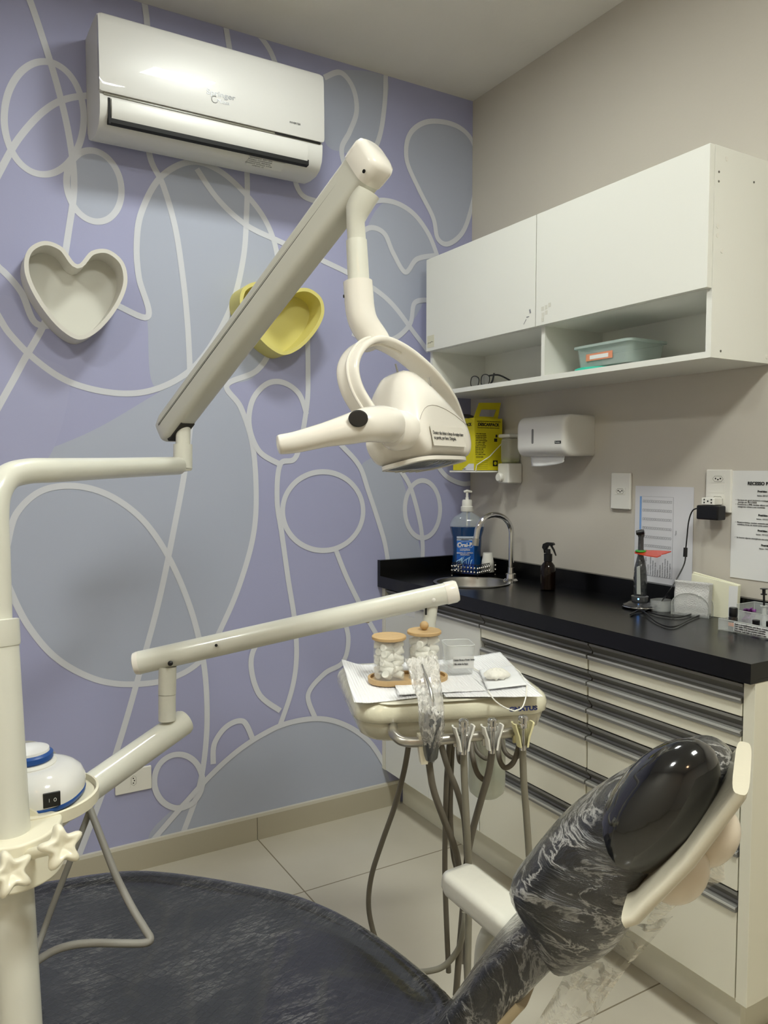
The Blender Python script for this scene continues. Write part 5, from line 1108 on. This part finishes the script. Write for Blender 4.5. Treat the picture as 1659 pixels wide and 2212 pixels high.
# headrest
hc0 = at(1340, 1830, .98)
def onp(px, py, n_, c): v = ray(px, py); return CAMP+v*((c-CAMP).dot(n_)/v.dot(n_))
hp2 = cr([onp(a, b2, clt, hc0) for a, b2 in ((1108, 1905), (1150, 1838), (1210, 1768), (1285, 1712), (1370, 1662), (1450, 1622), (1515, 1603), (1560, 1615), (1585, 1650), (1545, 1720), (1470, 1800), (1405, 1880), (1385, 1950), (1345, 2015), (1280, 2062), (1215, 2085), (1180, 2050), (1150, 1990))], 4, True)
def hrg(s, t, drop=0): 
    return [hc0+(p-hc0)*s+clt*t for p in hp2]
g = MB(); g.loft([hrg(s, t) for s, t in ((.25, -.088), (.5, -.085), (.72, -.076), (.87, -.058), (.96, -.035), (1, -.008), (1, .01), (.97, .04), (.90, .065), (.78, .085), (.55, .098), (.25, .102))]); O('headrest', g, padm, e, ang=80)
# glossy cushion bulge
pa, pb = onp(1592, 1655, clt, hc0-clt*.05), onp(1388, 1905, clt, hc0-clt*.05); pu = (pb-pa).normalized(); pn_ = clt.cross(pu).normalized()
if pn_.dot(cr_) < 0: pn_ = -pn_
gu = MB()
cg = onp(1420, 1745, clt, hc0-clt*.055); K = 24
gu.loft([[cg+pu*(.098*sin(pi*k/K)*cos(2*pi*j/32)*1.0)+pn_*(.050*sin(pi*k/K)*sin(2*pi*j/32))+clt*(-.050*cos(pi*k/K)) for j in range(32)] for k in range(1, K)]); O('head_cushion', gu, mat('glossy_black_vinyl', '0F1012', .12, coat=1, bump=.22, bscale=9), e, ang=80)
gp = MB(); pc_ = (pa+pb)/2+pn_*.006; gp.loft(band([pa-pu*.004+pn_*.004, pa+pn_*.006, pc_+pn_*.004, pb+pn_*.004, pb+pu*.012-pn_*.002], clt, .085, .0085, 24)); O('headrest_plate', gp, mat('film_wrapped_ivory', 'CEC7B2', .3, coat=.6, bump=.15, bscale=30), e, ang=70)
def blob(c, ax3, n=28, k=18):
    g = MB(); a, b2, d = ax3
    g.loft([[c+a*(sin(pi*i/k)*cos(2*pi*j/n))+b2*(sin(pi*i/k)*sin(2*pi*j/n))+d*(-cos(pi*i/k)) for j in range(n)] for i in range(1, k)]); return g
kb = mat('knob_pinkish', 'DDD0BC', .35, coat=.4)
O('headrest_knob', blob(onp(1462, 1878, clt, hc0-clt*.045), (pu*.041, pn_*.034, clt*.040)), kb, e, ang=80)
O('headrest_knob', blob(onp(1535, 1805, clt, hc0-clt*.005), (pu*.040, pn_*.030, clt*.038)), kb, e, ang=80)
# film hanging from the headrest
fm2 = bpy.data.materials.new('hanging_film'); fm2.use_nodes = True; bs = fm2.node_tree.nodes['Principled BSDF']; bs.inputs['Base Color'].default_value = srgb('E9E7DC'); bs.inputs['Roughness'].default_value = .15; bs.inputs['Coat Weight'].default_value = .5
film_alpha(fm2.node_tree, bs, .16, .75, 9, (1, 1, 2.5), 1.2, .3)
fq = [at(1255, 2040, 1.02), at(1455, 1975, .97), at(1235, 2290, .98), at(1060, 2330, 1.05)]
g = MB(); g.grid(lambda u, v: (fq[0]*(1-u)+fq[1]*u)*(1-v)+(fq[3]*(1-u)+fq[2]*u)*v+clt*(.012*hnoise(u*2, v, 3))+cr_*(.02*sin(v*3)*(.5-u)), 20, 20); O('plastic_film', g, fm2, e, ang=60)
fq2 = [at(1572, 1690, .95), at(1562, 1800, .93), at(1545, 1895, .93), at(1470, 1970, .95), at(1415, 2010, .97), at(1395, 1930, .99), at(1480, 1820, .99)]
g = MB(); cfp = at(1500, 1860, .90); g.grid(lambda u, v: ((at(1592, 1665, .97)*(1-v)+at(1560, 1900, .95)*v)*(1-u)+(at(1480, 1790, .93)*(1-v)+at(1400, 2000, .97)*v)*u)-cf*(.02*sin(pi*u)*sin(pi*v))+cr_*(.006*hnoise(u*3, v*3, 2)), 18, 18); O('plastic_film', g, fm2, e, ang=60)
# armrest
aa, ab = at(1003, 1908, 1.27), at(1165, 2040, 1.13); ad = (ab-aa).normalized(); al = ad.cross(Z).normalized(); an = al.cross(ad).normalized()
def rsec(c, w2, h2, R=.012, n=5):
    out = []
    for q, (sx, sy) in enumerate(((1,1),(-1,1),(-1,-1),(1,-1))):
        for i in range(n+1):
            a = q*pi/2+i*pi/2/n; out.append(c+al*(sx*(w2-R)+R*cos(a))+an*(sy*(h2-R)+R*sin(a)))
    return out
Lr = (ab-aa).length
g = MB(); g.loft([rsec(aa+ad*t, a, b2, r) for t, a, b2, r in ((-.028, .018, .008, .006), (-.022, .030, .017, .011), (-.008, .0345, .021, .013), (Lr*.5, .034, .021, .013), (Lr+.03, .033, .020, .013))]); O('armrest', g, mat('film_wrapped_white', 'E6E4D8', .22, coat=.8, bump=.2, bscale=18), e, ang=60)
g = MB(); g.tube(cr([at(1095, 1995, 1.20), at(1062, 2010, 1.22), at(1045, 2050, 1.25), at(1040, 2140, 1.27)], 5), .014, 18); O('armrest_support', g, enamel, e)
# pedestal
g = MB(); pc0 = V((sctr.x+.03, sctr.y-.05, 0))
def pring(a, b2, z): return [pc0+ca*(a*math.copysign(abs(cos(2*pi*j/32))**.5, cos(2*pi*j/32)))+clt*(b2*math.copysign(abs(sin(2*pi*j/32))**.5, sin(2*pi*j/32)))+Z*z for j in range(32)]
g.loft([pring(.22, .14, .0005), pring(.22, .14, .04), pring(.12, .09, .07), pring(.10, .08, SZ-.084)]); O('chair_pedestal', g, enamel, e, ang=40)
g = MB(); g.tube([pc0+ca*.08+Z*(SZ-.12), bk[4]-Z*.03], .02, 16); O('back_hinge', g, enamel, e)
